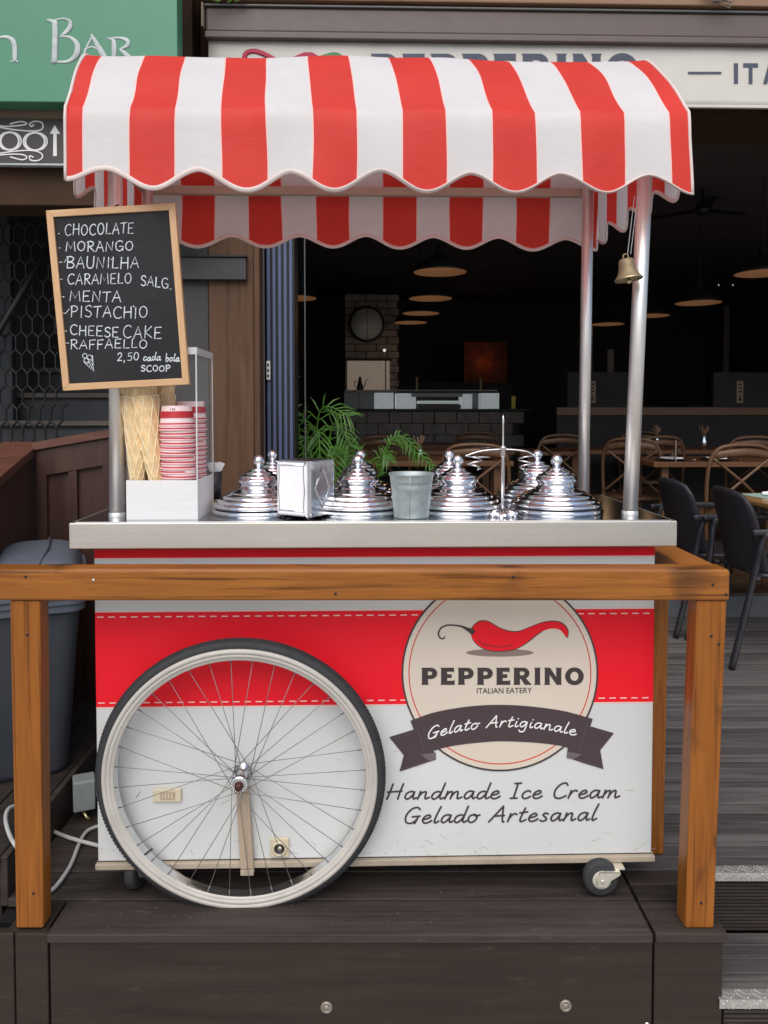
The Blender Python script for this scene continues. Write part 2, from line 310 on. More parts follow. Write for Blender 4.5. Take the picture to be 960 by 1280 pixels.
# ------------------------------------------------------------------ mesh builder
class MB:
    def __init__(s): s.v = []; s.f = []; s.m = []; s.sm = []
    def add(s, vs, fs, mi=0, smooth=False):
        o = len(s.v); s.v += [tuple(v) for v in vs]
        for f in fs: s.f.append(tuple(o + i for i in f)); s.m.append(mi); s.sm.append(smooth)
        return s
    def box(s, x0, x1, y0, y1, z0, z1, mi=0):
        if x0 > x1: x0, x1 = x1, x0
        if y0 > y1: y0, y1 = y1, y0
        if z0 > z1: z0, z1 = z1, z0
        vs = [(x, y, z) for x in (x0, x1) for y in (y0, y1) for z in (z0, z1)]
        return s.add(vs, [(0, 1, 3, 2), (4, 6, 7, 5), (0, 4, 5, 1), (2, 3, 7, 6), (0, 2, 6, 4), (1, 5, 7, 3)], mi)
    def hexa(s, p, mi=0):   # 8 points: bottom 4 (ccw), top 4
        return s.add(p, [(3, 2, 1, 0), (4, 5, 6, 7), (0, 1, 5, 4), (1, 2, 6, 5), (2, 3, 7, 6), (3, 0, 4, 7)], mi)
    def tube(s, pts, r, n=8, mi=0, cap=True, closed=False, flat=1.0):
        pts = [Vector(p) for p in pts]; N = len(pts)
        rr = list(r) if isinstance(r, (list, tuple)) else [r] * N
        rr = (rr + [rr[-1]] * N)[:N]
        vs = []; t0 = None; nrm = None
        for i, p in enumerate(pts):
            if closed: t = pts[(i + 1) % N] - pts[i - 1]
            else: t = pts[min(i + 1, N - 1)] - pts[max(i - 1, 0)]
            if t.length < 1e-9: t = Vector((0, 0, 1))
            t.normalize()
            if nrm is None:
                up = Vector((0, 1, 0)) if abs(t.y) < 0.9 else Vector((1, 0, 0))
                nrm = t.cross(up).normalized()
            else:
                nrm = (nrm - t * nrm.dot(t))
                if nrm.length < 1e-6: nrm = t.orthogonal()
                nrm.normalize()
            b = t.cross(nrm)
            for k in range(n):
                a = 2 * PI * k / n
                vs.append(p + nrm * math.cos(a) * rr[i] + b * math.sin(a) * rr[i] * flat)
        fs = []
        M_ = N if closed else N - 1
        for i in range(M_):
            j = (i + 1) % N
            for k in range(n):
                k2 = (k + 1) % n
                fs.append((i * n + k, i * n + k2, j * n + k2, j * n + k))
        if cap and not closed:
            fs.append(tuple(range(n - 1, -1, -1))); fs.append(tuple((N - 1) * n + k for k in range(n)))
        return s.add(vs, fs, mi, True)
    def lathe(s, prof, c=(0, 0, 0), n=32, mi=0, axis='Z', mis=None):
        vs = []; c = Vector(c)
        for r, h in prof:
            for k in range(n):
                a = 2 * PI * k / n
                if axis == 'Z': vs.append(c + Vector((r * math.cos(a), r * math.sin(a), h)))
                elif axis == 'Y': vs.append(c + Vector((r * math.cos(a), h, r * math.sin(a))))
                else: vs.append(c + Vector((h, r * math.cos(a), r * math.sin(a))))
        for i in range(len(prof) - 1):
            fs = []
            for k in range(n):
                k2 = (k + 1) % n
                fs.append((i * n + k, i * n + k2, (i + 1) * n + k2, (i + 1) * n + k))
            s_off = len(s.v)
            if i == 0: base = s_off; s.v += [tuple(v) for v in vs]
            for f in fs:
                s.f.append(tuple(base + q for q in f)); s.m.append(mis[i] if mis else mi); s.sm.append(True)
        return s
    def disc(s, c, r, axis='Z', n=24, mi=0, ry=None):
        ry = ry or r; c = Vector(c); vs = []
        for k in range(n):
            a = 2 * PI * k / n
            if axis == 'Z': vs.append(c + Vector((r * math.cos(a), ry * math.sin(a), 0)))
            else: vs.append(c + Vector((r * math.cos(a), 0, ry * math.sin(a))))
        return s.add(vs, [tuple(range(n))], mi)
    def prism(s, loops, y0, y1, mi=0):
        """loops: [outer, hole, ...] of (x,z); front face at y0, sides back to y1"""
        L = [[Vector((x, 0, z)) for x, z in lp] for lp in loops]
        flat = [p for lp in L for p in lp]
        tris = geometry.tessellate_polygon(L)
        vs = [(p.x, y0, p.z) for p in flat]
        fs = []
        for t in tris:
            a, b, c = (flat[i] for i in t)
            nn = (b - a).cross(c - a).y
            fs.append(t if nn < 0 else t[::-1])
        s.add(vs, fs, mi)
        for lp in loops:
            n = len(lp)
            vv = [(x, y0, z) for x, z in lp] + [(x, y1, z) for x, z in lp]
            s.add(vv, [(i, (i + 1) % n, n + (i + 1) % n, n + i) for i in range(n)], mi)
        return s
    def stroke(s, pts, r, y=0, mi=0, flat=0.35, n=6):
        """brush stroke lying in a plane of constant y; pts are (x,z)"""
        P = [Vector((p[0], y, p[1])) for p in pts]
        if len(P) == 1: P.append(P[0] + Vector((1e-4, 0, 0)))
        N = len(P)
        rr = list(r) if isinstance(r, (list, tuple)) else [r] * N
        rr = (rr + [rr[-1]] * N)[:N]
        t0 = (P[1] - P[0]).normalized(); t1 = (P[-1] - P[-2]).normalized()
        P = [P[0] - t0 * rr[0] * .75] + P + [P[-1] + t1 * rr[-1] * .75]
        rr = [rr[0] * .45] + list(rr) + [rr[-1] * .45]
        vs = []; N = len(P)
        for i in range(N):
            t = (P[min(i + 1, N - 1)] - P[max(i - 1, 0)])
            if t.length < 1e-9: t = Vector((1, 0, 0))
            t.normalize(); nn = Vector((-t.z, 0, t.x))
            for k in range(n):
                a = 2 * PI * k / n
                vs.append(P[i] + nn * math.cos(a) * rr[i] + Vector((0, math.sin(a) * rr[i] * flat, 0)))
        fs = []
        for i in range(N - 1):
            for k in range(n):
                k2 = (k + 1) % n
                fs.append((i * n + k, i * n + k2, (i + 1) * n + k2, (i + 1) * n + k))
        fs.append(tuple(range(n))); fs.append(tuple((N - 1) * n + k for k in range(n)))
        return s.add(vs, fs, mi, True)
    def build(s, name, mats, parent=None, bevel=0, seg=2, solid=0, sub=0, loc=None, rot=None):
        me = bpy.data.meshes.new(name)
        me.from_pydata([tuple(v) for v in s.v], [], s.f); me.validate(clean_customdata=False)
        if not isinstance(mats, (list, tuple)): mats = [mats]
        for m in mats: me.materials.append(M[m] if isinstance(m, str) else m)
        if len(me.polygons) == len(s.f):
            me.polygons.foreach_set('material_index', s.m)
            me.polygons.foreach_set('use_smooth', s.sm)
        bm = bmesh.new(); bm.from_mesh(me)
        bmesh.ops.recalc_face_normals(bm, faces=bm.faces) if s.closed() else None
        bm.to_mesh(me); bm.free()
        o = bpy.data.objects.new(name, me); col.objects.link(o)
        if parent is not None:
            o.parent = parent
            if parent.type == 'EMPTY' and not parent.get('_local'): o.location = -parent.location
        if loc is not None: o.location = loc
        if rot is not None: o.rotation_euler = rot
        if solid:
            md = o.modifiers.new('solid', 'SOLIDIFY'); md.thickness = solid; md.offset = 0
        if bevel:
            md = o.modifiers.new('bevel', 'BEVEL'); md.width = bevel; md.segments = seg; md.limit_method = 'ANGLE'; md.angle_limit = R(40)
            md.harden_normals = False
        if sub:
            md = o.modifiers.new('sub', 'SUBSURF'); md.levels = sub; md.render_levels = sub
        return o
    def closed(s): return True

def tag(o, label=None, cat=None, group=None, kind=None):
    if label: o['label'] = label
    if cat: o['category'] = cat
    if group: o['group'] = group
    if kind: o['kind'] = kind
    return o

def thing(name, label, cat, loc=(0, 0, 0), group=None, local=False, rz=0, kind=None):
    o = bpy.data.objects.new(name, None); col.objects.link(o)
    o.empty_display_size = 0.1; o.location = loc; o.rotation_euler = (0, 0, rz)
    if local: o['_local'] = 1
    return tag(o, label, cat, group, kind)

def dup(o, parent=None, loc=None, rz=None, label=None, group=None):
    kids = [c for c in o.children]
    c = o.copy(); col.objects.link(c)
    if parent is not None: c.parent = parent
    if loc is not None: c.location = loc
    if rz is not None: c.rotation_euler = (0, 0, rz)
    if label: c['label'] = label
    if group: c['group'] = group
    for k in kids: dup(k, c)
    return c

def cr(pts, n=6, closed=False):
    """Catmull-Rom through points of any dimension"""
    P = [tuple(p) for p in pts]; out = []; N = len(P)
    if N < 3 and not closed: return P
    rng = range(N) if closed else range(N - 1)
    for i in rng:
        p0 = P[i - 1] if (i > 0 or closed) else P[0]
        p1 = P[i]; p2 = P[(i + 1) % N]
        p3 = P[(i + 2) % N] if (closed or i + 2 < N) else P[-1]
        for k in range(n):
            t = k / n
            out.append(tuple(0.5 * (2 * b + (c - a) * t + (2 * a - 5 * b + 4 * c - d) * t * t + (3 * b - a - 3 * c + d) * t ** 3) for a, b, c, d in zip(p0, p1, p2, p3)))
    if not closed: out.append(P[-1])
    return out

# ------------------------------------------------------------------ hand drawn stroke letters (x, y; x-height 0.5, capital 1)
def el(cx, cy, rx, ry, a0=0, a1=360, n=14):
    return [(cx + rx * math.cos(R(a0 + (a1 - a0) * k / n)), cy + ry * math.sin(R(a0 + (a1 - a0) * k / n))) for k in range(n + 1)]
UP = {
 'A': (.66, [[(.02, 0), (.33, 1), (.62, 0)], [(.12, .36), (.54, .38)]]),
 'B': (.62, [[(.08, 0), (.1, 1)], cr([(.02, .94), (.3, 1), (.52, .84), (.42, .6), (.14, .52), (.44, .46), (.58, .24), (.4, .03), (.06, .02)])]),
 'C': (.66, [cr([(.6, .86), (.42, 1), (.16, .86), (.05, .5), (.16, .12), (.38, 0), (.62, .12)])]),
 'E': (.58, [[(.5, .98), (.08, .96), (.06, .02), (.52, .03)], [(.07, .5), (.42, .52)]]),
 'F': (.54, [[(.08, 0), (.07, .97), (.5, 1)], [(.07, .5), (.42, .53)]]),
 'G': (.7, [cr([(.58, .88), (.4, 1), (.14, .86), (.05, .5), (.16, .1), (.4, 0), (.6, .2)]), [(.36, .44), (.64, .44), (.62, .02)]]),
 'H': (.66, [[(.06, 0), (.08, 1)], [(.58, 0), (.56, 1)], [(.07, .5), (.57, .54)]]),
 'I': (.28, [[(.14, 0), (.14, .96)]]),
 'K': (.62, [[(.08, 0), (.1, 1)], [(.54, .96), (.1, .45), (.58, .02)]]),
 'L': (.54, [[(.1, 1), (.07, .02), (.5, .04)]]),
 'M': (.82, [[(.04, 0), (.12, .98), (.40, .25), (.66, .98), (.76, 0)]]),
 'N': (.68, [[(.06, 0), (.1, .98), (.54, .04), (.58, 1)]]),
 'O': (.68, [el(.33, .5, .28, .48, 100, 470)]),
 'P': (.58, [[(.1, 0), (.1, 1)], cr([(.02, .92), (.3, 1), (.52, .82), (.42, .54), (.12, .46)])]),
 'R': (.62, [[(.1, 0), (.1, 1)], cr([(.02, .92), (.3, 1), (.52, .82), (.42, .56), (.12, .5)]), [(.2, .5), (.58, 0)]]),
 'S': (.56, [cr([(.5, .86), (.34, 1), (.12, .88), (.12, .62), (.4, .46), (.5, .22), (.32, 0), (.06, .1)])]),
 'T': (.58, [[(.0, .94), (.56, 1)], [(.3, .96), (.27, 0)]]),
 'U': (.64, [cr([(.08, 1), (.07, .3), (.2, .02), (.44, .04), (.54, .3), (.56, 1)])]),
 '2': (.56, [cr([(.06, .78), (.2, 1), (.44, .92), (.42, .6), (.06, .04)]), [(.06, .04), (.5, .06)]]),
 '5': (.58, [[(.5, 1), (.14, .96), (.12, .56)], cr([(.12, .56), (.36, .6), (.5, .34), (.36, .04), (.06, .08)])]),
 '0': (.6, [el(.29, .5, .24, .48, 90, 460)]),
 ',': (.3, [[(.14, .1), (.08, -.16)]]),
 '.': (.24, [[(.1, .02), (.13, .04)]]),
 "'": (.2, [[(.08, 1.05), (.1, 1.1)]]),
 ' ': (.34, []),
}
LO = {
 'a': (.54, [cr([(.42, .44), (.28, .5), (.1, .40), (.03, .18), (.1, .02), (.24, .06), (.38, .28), (.44, .48)]), cr([(.44, .48), (.41, .18), (.46, .02), (.58, .10)])]),
 'b': (.50, [cr([(.1, 1), (.06, .5), (.06, .05), (.24, 0), (.42, .2), (.34, .46), (.1, .36)])]),
 'c': (.44, [cr([(.4, .42), (.28, .5), (.1, .38), (.04, .16), (.16, 0), (.32, .04), (.44, .14)])]),
 'd': (.56, [cr([(.42, .42), (.28, .48), (.1, .38), (.03, .16), (.12, .0), (.28, .08), (.42, .34)]), cr([(.54, 1.02), (.46, .5), (.42, .14), (.48, .01), (.62, .10)])]),
 'e': (.46, [cr([(.06, .22), (.26, .28), (.38, .38), (.30, .5), (.12, .40), (.04, .18), (.14, .01), (.32, .03), (.48, .16)])]),
 'g': (.54, [cr([(.42, .44), (.28, .5), (.1, .40), (.03, .18), (.12, .04), (.28, .12), (.43, .42)]), cr([(.45, .48), (.42, .0), (.34, -.32), (.14, -.4), (.02, -.26)])]),
 'h': (.56, [cr([(.2, 1), (.1, .4), (.04, 0)]), cr([(.07, .2), (.22, .44), (.38, .46), (.38, .2), (.4, .02), (.56, .1)])]),
 'i': (.26, [cr([(.12, .48), (.07, .2), (.1, .01), (.26, .1)]), [(.17, .70), (.18, .73)]]),
 'l': (.28, [cr([(.24, 1.02), (.12, .5), (.07, .14), (.12, .0), (.28, .12)])]),
 'm': (.84, [cr([(.1, .5), (.07, .25), (.03, 0)]), cr([(.05, .15), (.18, .42), (.32, .46), (.33, .25), (.29, .0)]), cr([(.32, .16), (.45, .42), (.60, .46), (.61, .22), (.64, .02), (.84, .12)])]),
 'n': (.58, [cr([(.1, .5), (.07, .25), (.03, 0)]), cr([(.05, .15), (.2, .42), (.37, .46), (.37, .22), (.40, .02), (.58, .12)])]),
 'o': (.50, [cr([(.26, .49), (.08, .40), (.03, .18), (.14, 0), (.32, .06), (.42, .28), (.34, .46), (.24, .48), (.36, .40), (.54, .46)])]),
 'r': (.40, [cr([(.1, .5), (.07, .25), (.03, 0)]), cr([(.06, .18), (.18, .42), (.30, .5), (.40, .44)])]),
 's': (.44, [cr([(.38, .44), (.24, .5), (.14, .38), (.28, .24), (.34, .10), (.20, 0), (.04, .06)])]),
 't': (.40, [cr([(.26, .85), (.16, .4), (.12, .1), (.20, .0), (.40, .12)]), [(.04, .54), (.40, .60)]]),
 'H': (.80, [cr([(.20, .98), (.14, .5), (.06, 0)]), cr([(.70, 1.0), (.62, .5), (.58, .0)]), [(.02, .46), (.70, .52)]]),
 'I': (.46, [[(.26, .98), (.18, .02)], [(.10, .96), (.42, .99)], [(.02, .02), (.36, .03)]]),
 'C': (.68, [cr([(.64, .82), (.52, .98), (.26, .86), (.08, .46), (.14, .08), (.38, .0), (.66, .16)])]),
 'G': (.76, [cr([(.66, .84), (.52, .98), (.26, .88), (.06, .48), (.12, .08), (.36, .0), (.58, .20), (.64, .42)]), [(.36, .40), (.72, .44)], cr([(.64, .42), (.58, .12), (.52, -.02)])]),
 'A': (.80, [cr([(.02, 0), (.30, .5), (.56, .98)]), cr([(.56, .98), (.60, .5), (.66, .04), (.74, .0)]), [(.20, .36), (.70, .40)]]),
 ' ': (.34, []),
}
def word(mb, text, font, p0, p1, h, mapf, r, y, slant=0.0, base=None, mi=0, jitter=0.0, space=.08):
    """text between baseline points p0 and p1 (px), capital height h px; mapf(px,py)->(x,z)"""
    wdt = sum(font[c][0] + space for c in text) - space
    L = p1[0] - p0[0]; sx = L / wdt; x = 0
    for c in text:
        a, st = font[c]; r_ = r * (1 + random.uniform(-3.2, 3.2) * jitter)
        jy = random.uniform(-jitter, jitter) * h; js = 1 + random.uniform(-jitter, jitter)
        for s_ in st:
            pts = []
            for u, v in s_:
                px = p0[0] + (x + u) * sx + slant * v * h
                t = (px - p0[0]) / L
                by = p0[1] + (p1[1] - p0[1]) * t
                if base: by += base(t)
                pts.append(mapf(px, by - v * h * js + jy))
            if len(pts) > 2 or True:
                mb.stroke(pts, r_, y, mi)
                y -= 0.00002
        x += a + space
# ================================================================== SETTING
def slab(name, mat, parent, x0, x1, y0, y1, z0, z1, bevel=0.0, kind=None):
    b = MB().box(x0, x1, y0, y1, z0, z1)
    o = b.build(name, mat, parent, bevel)
    if kind: o['kind'] = kind
    return o

g = MB(); g.add([(-150, -150, -.42), (150, -150, -.42), (150, 150, -.42), (-150, 150, -.42)], [(0, 1, 2, 3)])
tag(g.build('street', 'pale'), kind='structure')

# ---- deck: planks one by one
deck = thing('deck', None, None, (0, 1.85, 0), kind='structure')
def plank_set(parent, name, mat, x0, x1, y0, pitch, n, z, gap=0.005, th=0.022, bev=0.0025, jx=0.0):
    proto = None
    for k in range(n):
        if proto is None:
            b = MB().box(x0, x1, 0, pitch - gap, z - th, z)
            proto = b.build(name, mat, parent, bev, 2)
            base = Vector(proto.location); o = proto
        else:
            o = proto.copy(); col.objects.link(o)
        o.location = base + Vector((random.uniform(-jx, jx), y0 + k * pitch, random.uniform(-.0012, .0012)))
        o.rotation_euler = (0, 0, random.uniform(-.0008, .0008))
slab('plank', 'deckdark', deck, -.757, .690, 1.812, 1.942, -.022, 0, .003)
plank_set(deck, 'plank', 'deckdark', -.915, .690, 1.947, .1175, 22, 0)
plank_set(deck, 'plank', 'deckdark', .697, .868, 1.812, .0655, 4, 0)
plank_set(deck, 'plank', 'deck', .697, 4.6, 2.074, .0585, 45, 0, 0.004, jx=0)
slab('joist', 'iron', deck, -.92, .83, 1.90, 4.52, -.30, -.03)
slab('joist', 'iron', deck, .835, 4.6, 2.12, 4.52, -.30, -.03)
slab('post_block', 'fascia', deck, -.86, -.765, 1.832, 1.95, -.4, -.004)

riser = thing('deck_riser', None, None, (0, 1.85, -.42), kind='structure')
for x0, x1 in ((-3, -.842), (-.838, -.760), (-.755, .693), (.698, .862)):
    slab('fascia_board', 'fascia', riser, x0, x1, 1.824, 1.848, -.42, -.026 if x0 > -.757 else -.006, .003)
slab('fascia_board', 'fascia', riser, .840, .862, 1.850, 2.072, -.42, -.026, .003)
for px, py in ((409, 1252), (703, 1244)):
    p = W(px, py, 1.822)
    b = MB(); b.lathe([(0.0, -.003), (.0065, -.003), (.0078, -.0005), (.0078, -.002), (.0135, -.003), (.0145, 0), (.0145, .003)], (p.x, 1.822, p.z), 20, 0, 'Y')
    b.build('bolt', 'bolt', riser)
p = W(802, 1265, 1.822)
b = MB(); b.lathe([(0, -.003), (.005, -.002), (.006, 0)], (p.x, 1.822, p.z), 12, 0, 'Y'); b.build('screw_head', 'nosing', riser)

# ---- stairs at the right
st = thing('deck_stairs', None, None, (0, 1.85, -.42), kind='structure')
for k in range(4):
    slab('tread_plank', 'deck', st, .868, 4.6, 1.876 + k * .0505, 1.876 + k * .0505 + .047, -.187, -.165, .002)
def ribbed(x0, x1, y, z0, z1, n):
    b = MB(); h = (z1 - z0) / n
    for k in range(n):
        b.box(x0, x1, y, y + .02, z0 + k * h, z0 + (k + .62) * h)
    b.box(x0, x1, y + .006, y + .018, z0, z1)
    return b
rb = ribbed(.868, 4.6, 2.082, -.163, -.03, 14); tag(rb.build('ribbed_riser', 'deckdark', st), kind=None)
rb = ribbed(.868, 4.6, 1.846, -.42, -.193, 20); rb.build('ribbed_riser', 'deckdark', st)
def nosing(x0, x1, y, z, dep=.030, h=.021):
    b = MB(); b.box(x0, x1, y, y + dep, z - .003, z + .002); b.box(x0, x1, y - .003, y, z - h, z + .002)
    # raised lozenges, one row on the tread and one on the face
    n = int((x1 - x0) / .02) - 2
    for k in range(n):
        cx = x0 + .02 + k * .02; s_ = 1 if k % 2 else -1
        for q in (-1, 1):
            d = Vector((.008, .0, .007 * s_)); c = Vector((cx + q * .004, y - .0035, z - h / 2 + q * .003))
            b.hexa([c + Vector((-.009, 0, -.006 * s_)), c + Vector((-.006, 0, -.009 * s_)), c + Vector((.009, 0, .006 * s_)), c + Vector((.006, 0, .009 * s_)),
                    c + Vector((-.007, -.0022, -.005 * s_)), c + Vector((-.005, -.0022, -.007 * s_)), c + Vector((.007, -.0022, .005 * s_)), c + Vector((.005, -.0022, .007 * s_))])
            c = Vector((cx + q * .004, y + dep / 2 + q * .006, z + .0022))
            b.hexa([c + Vector((-.009, -.007 * s_, 0)), c + Vector((-.006, -.010 * s_, 0)), c + Vector((.009, .007 * s_, 0)), c + Vector((.006, .010 * s_, 0)),
                    c + Vector((-.007, -.006 * s_, .002)), c + Vector((-.005, -.008 * s_, .002)), c + Vector((.007, .006 * s_, .002)), c + Vector((.005, .008 * s_, .002))])
    return b
nosing(.93, 4.6, 2.074, .001).build('nosing', 'nosing', st)
nosing(.852, 4.6, 1.838, -.164).build('nosing', 'nosing', st)

# the terrace runs a touch askew of the cart
for o_, dy in ((deck, -.021), (riser, -.021), (st, -.040)):
    o_.rotation_euler = (0, 0, R(-1.5)); o_.location.y += dy
# ---- raised timber ledge at the left, with boards running away from the viewer
led = thing('ledge', None, None, (-2, 2, 0), kind='structure')
slab('kick_board', 'deckdark', led, -.930, -.912, 1.95, 4.5, -.02, .108, .002)
for k in range(10):
    slab('plank', 'deckdark', led, -1.052 - k * .125, -.932 - k * .125, 1.93, 4.5, .09, .11, .002)
slab('plank', 'fascia', led, -3, -.93, 1.955, 1.98, -.12, .088)

# ---- restaurant building
bld = thing('restaurant_building', 'dark open fronted restaurant room behind the ice cream cart', 'building', (2, 4.6, 0))
slab('step', 'concrete', bld, -.95, 5.6, 4.53, 4.60, 0.0, .128, .004)
slab('upper_wall', 'lintel', bld, -.86, 5.8, 4.16, 4.60, 2.84, 6.5)
slab('upper_wall', 'lintel', bld, -6.0, -.87, 4.0, 4.6, 2.70, 6.5)
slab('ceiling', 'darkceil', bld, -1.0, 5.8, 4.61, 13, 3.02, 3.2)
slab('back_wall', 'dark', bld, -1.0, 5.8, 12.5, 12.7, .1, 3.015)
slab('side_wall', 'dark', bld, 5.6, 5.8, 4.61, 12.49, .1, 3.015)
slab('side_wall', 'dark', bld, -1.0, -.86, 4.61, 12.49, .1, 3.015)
slab('roof', 'lintel', bld, -6, 5.8, 4.61, 13, 6.3, 6.5)
for k in range(26):
    slab('floorboard', 'indoorfloor', bld, -.85, 5.59, 4.604 + k * .305, 4.604 + k * .305 + .30, .10, .13, .002)
# pillar of brown board with charcoal planks beside it
pr = thing('timber_pillar', 'tall brown boarded pillar right of the chalkboard with charcoal planks nailed on', 'pillar', (-.75, 4.2, 0))
xa = W(261, 400, 4.15).x; xb = W(317, 400, 4.15).x; xc = W(325, 400, 4.15).x; xl = W(229, 400, 4.15).x
slab('panel', 'pillar', pr, xa, xb, 4.15, 4.5, 0, 2.80, .004)
slab('edge_strip', 'pillar', pr, xb + .003, xc, 4.135, 4.5, 0, 2.80, .004)
slab('side_plank', 'charcoal_wood', pr, xl - .10, xa - .004, 4.165, 4.4, 0, 2.80, .004)
p0 = W(222, 322, 4.12); p1 = W(308, 350, 4.12)
slab('cross_plank', 'charcoal_wood', pr, p0.x, p1.x, 4.11, 4.146, p1.z, p0.z, .004)
slab('ledger', 'iron', pr, p0.x, p1.x + .003, 4.10, 4.147, p0.z + .001, p0.z + .012, .002)

# folded glass door leaves: five blue-grey frames
fd = thing('folding_doors', 'blue grey folding door leaves stacked beside the brown pillar', 'door', (-.5, 4.4, 0))
for k in range(5):
    x = W(333.5 + k * 6.9, 400, 4.30).x
    slab('door_leaf', 'blueframe', fd, x, x + .0185, 4.30 + k * .004, 4.56, .01, 2.83, .003)
    slab('gap_strip', 'iron', fd, x + .0195, x + .030, 4.315, 4.55, .02, 2.82)
x = W(328.3, 400, 4.31).x
slab('jamb', 'alu', fd, x, x + .012, 4.29, 4.56, 0, 2.83, .002)
p = W(335.5, 463, 4.285)
b = MB(); b.box(p.x - .010, p.x + .010, 4.280, 4.297, p.z - .052, p.z + .052); o = b.build('latch_plate', 'whiteink', fd, .002)
b = MB()
for dz in (-.03, 0, .03): b.box(p.x - .005, p.x + .004, 4.276, 4.2805, p.z + dz - .008, p.z + dz + .008)
b.build('latch_slot', 'iron', o)
x = W(380.5, 400, 4.5).x
gp = thing('sliding_glass_panel', 'narrow clear glass panel with a thin grey edge beside the folded doors', 'glass panel', (x, 4.5, .13))
slab('edge_profile', 'alu', gp, x, x + .006, 4.50, 4.52, .13, 2.80)
b = MB().box(W(364, 400, 4.51).x, x - .001, 4.507, 4.512, .13, 2.8); b.build('pane', 'sheer', gp)
# glazed leaf at the right with its two arrow labels
gd = thing('glass_door', 'dark framed glass doors standing behind the cart poles with two arrow labels', 'door', (2.2, 9.5, .13))
def dx(px, Y=9.5): return W(px, 400, Y).x
slab('frame', 'darkframe', gd, dx(736), dx(741), 9.5, 9.55, .13, 2.55)
slab('frame', 'darkframe', gd, dx(760), dx(768), 9.5, 9.55, .13, 2.0)
slab('frame', 'darkframe', gd, dx(905), dx(912), 9.5, 9.55, .13, 2.55)
slab('frame', 'darkframe', gd, dx(735), dx(960), 9.49, 9.5, 1.22, 1.30)
for px, kk in ((740.5, 0), (925, 1)):
    p = W(px, 490, 7.5)
    t = thing('arrow_label', 'small white arrow label %s' % ('just right of the rear steel pole' if kk == 0 else 'on the dark wall near the right edge'), 'label', (p.x, 7.5, p.z), 'white arrow labels on the dark doors')
    b = MB().box(p.x - .032, p.x + .032, 7.5, 7.503, p.z - .108, p.z + .108); b.build('plate', 'lintellight', t)
    b = MB()
    b.prism([[(p.x - .020, p.z - .065), (p.x, p.z - .095), (p.x + .020, p.z - .065), (p.x + .007, p.z - .065), (p.x + .007, p.z - .035), (p.x - .007, p.z - .035), (p.x - .007, p.z - .065)]], 7.497, 7.4995)
    for dz in (.0, .035, .07):
        b.prism([[(p.x - .018, p.z + dz - .01), (p.x + .016, p.z + dz), (p.x + .018, p.z + dz + .014), (p.x - .012, p.z + dz + .012)]], 7.497, 7.4995)
    b.build('print', 'iron', t)
slab('post', 'alu', thing('dark_partition', 'dark partition wall far right behind the dining tables', 'wall', (3, 7.6, .13)), 2.3, 2.31, 7.59, 7.6, .13, 1.0)
o = [c for c in bpy.data.objects if c.name == 'dark_partition'][0]
slab('panel', 'dark', o, 2.0, 2.75, 7.505, 7.55, 1.28, 1.62); slab('panel', 'dark', o, 3.45, 4.4, 7.505, 7.55, 1.28, 1.62)
slab('rail', 'innerwood', o, 1.9, 5.5, 7.507, 7.56, 1.20, 1.275)
slab('panel', 'dark', o, 1.9, 5.5, 7.52, 7.56, .13, 1.195)

# ---- left alley: staircase, honeycomb screen, lintel, partition
sc_ = thing('staircase', 'dim grey staircase with brown treads left of the chalkboard', 'stairs', (-1.5, 4.3, 0))
for k in range(12):
    z = .13 + .17 * k; y = 3.10 + .25 * k
    slab('riser', 'stairgrey', sc_, -2.05 - .02 * k, -1.0, y + .03, y + .06, z - .15, z + .005)
    slab('tread', 'stairtread', sc_, -2.12 - .02 * k, -1.0, y, y + .29, z + .006, z + .036, .003)
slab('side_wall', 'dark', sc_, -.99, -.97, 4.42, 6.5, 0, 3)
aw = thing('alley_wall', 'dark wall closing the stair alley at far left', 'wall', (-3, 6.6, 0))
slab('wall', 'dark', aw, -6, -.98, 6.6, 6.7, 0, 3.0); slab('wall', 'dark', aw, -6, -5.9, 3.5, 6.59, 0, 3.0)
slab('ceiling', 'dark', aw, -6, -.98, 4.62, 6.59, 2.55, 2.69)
hs = thing('honeycomb_screen', 'black metal screen of stretched honeycomb cells at far left', 'screen', (-2.4, 4.35, 0))
b = MB(); cw, ch = .062, .125
for i in range(-2, 20):
    for j in range(0, 24):
        cx = -1.72 - i * cw + (cw / 2 if j % 2 else 0); cz = .12 + j * ch * .80
        if cx > -1.68: continue
        # vertical sides shared; slants at the top
        b.tube([(cx, 4.35, cz - ch * .27), (cx, 4.35, cz + ch * .27)], .0065, 4, cap=False)
        for s_ in (-1, 1):
            b.tube([(cx, 4.35, cz + ch * .27), (cx + s_ * cw / 2, 4.35, cz + ch * .53)], .0065, 4, cap=False)
b.build('mesh_lattice', 'iron', hs)
slab('back_panel', 'stairgrey', hs, -3.2, -2.14, 4.75, 4.8, 0, 2.5)
b = MB().tube([(-2.35, 4.30, 1.1), (-1.70, 4.30, 2.2)], .018, 8); b.build('brace', 'iron', hs)
lt = thing('lintel', 'broad dark brown lintel with tan ledge under the green sign', 'lintel', (-1.9, 3.8, 2.3))
xl2 = W(246, 200, 3.8).x
zz = lambda y, Y: W(100, y, Y).z
slab('board', 'lintel', lt, -3.2, xl2, 3.78, 4.0, zz(257, 3.78), zz(150, 3.78), .004)
slab('ledge', 'lintellight', lt, -3.2, xl2 - .02, 3.74, 4.0, zz(149, 3.74), zz(129, 3.74), .004)
pt = thing('timber_partition', 'dark brown timber partition with worn sloping cap behind the bins', 'partition', (-1.2, 3, 0))
def wq(px, py, Y): return W(px, py, Y)
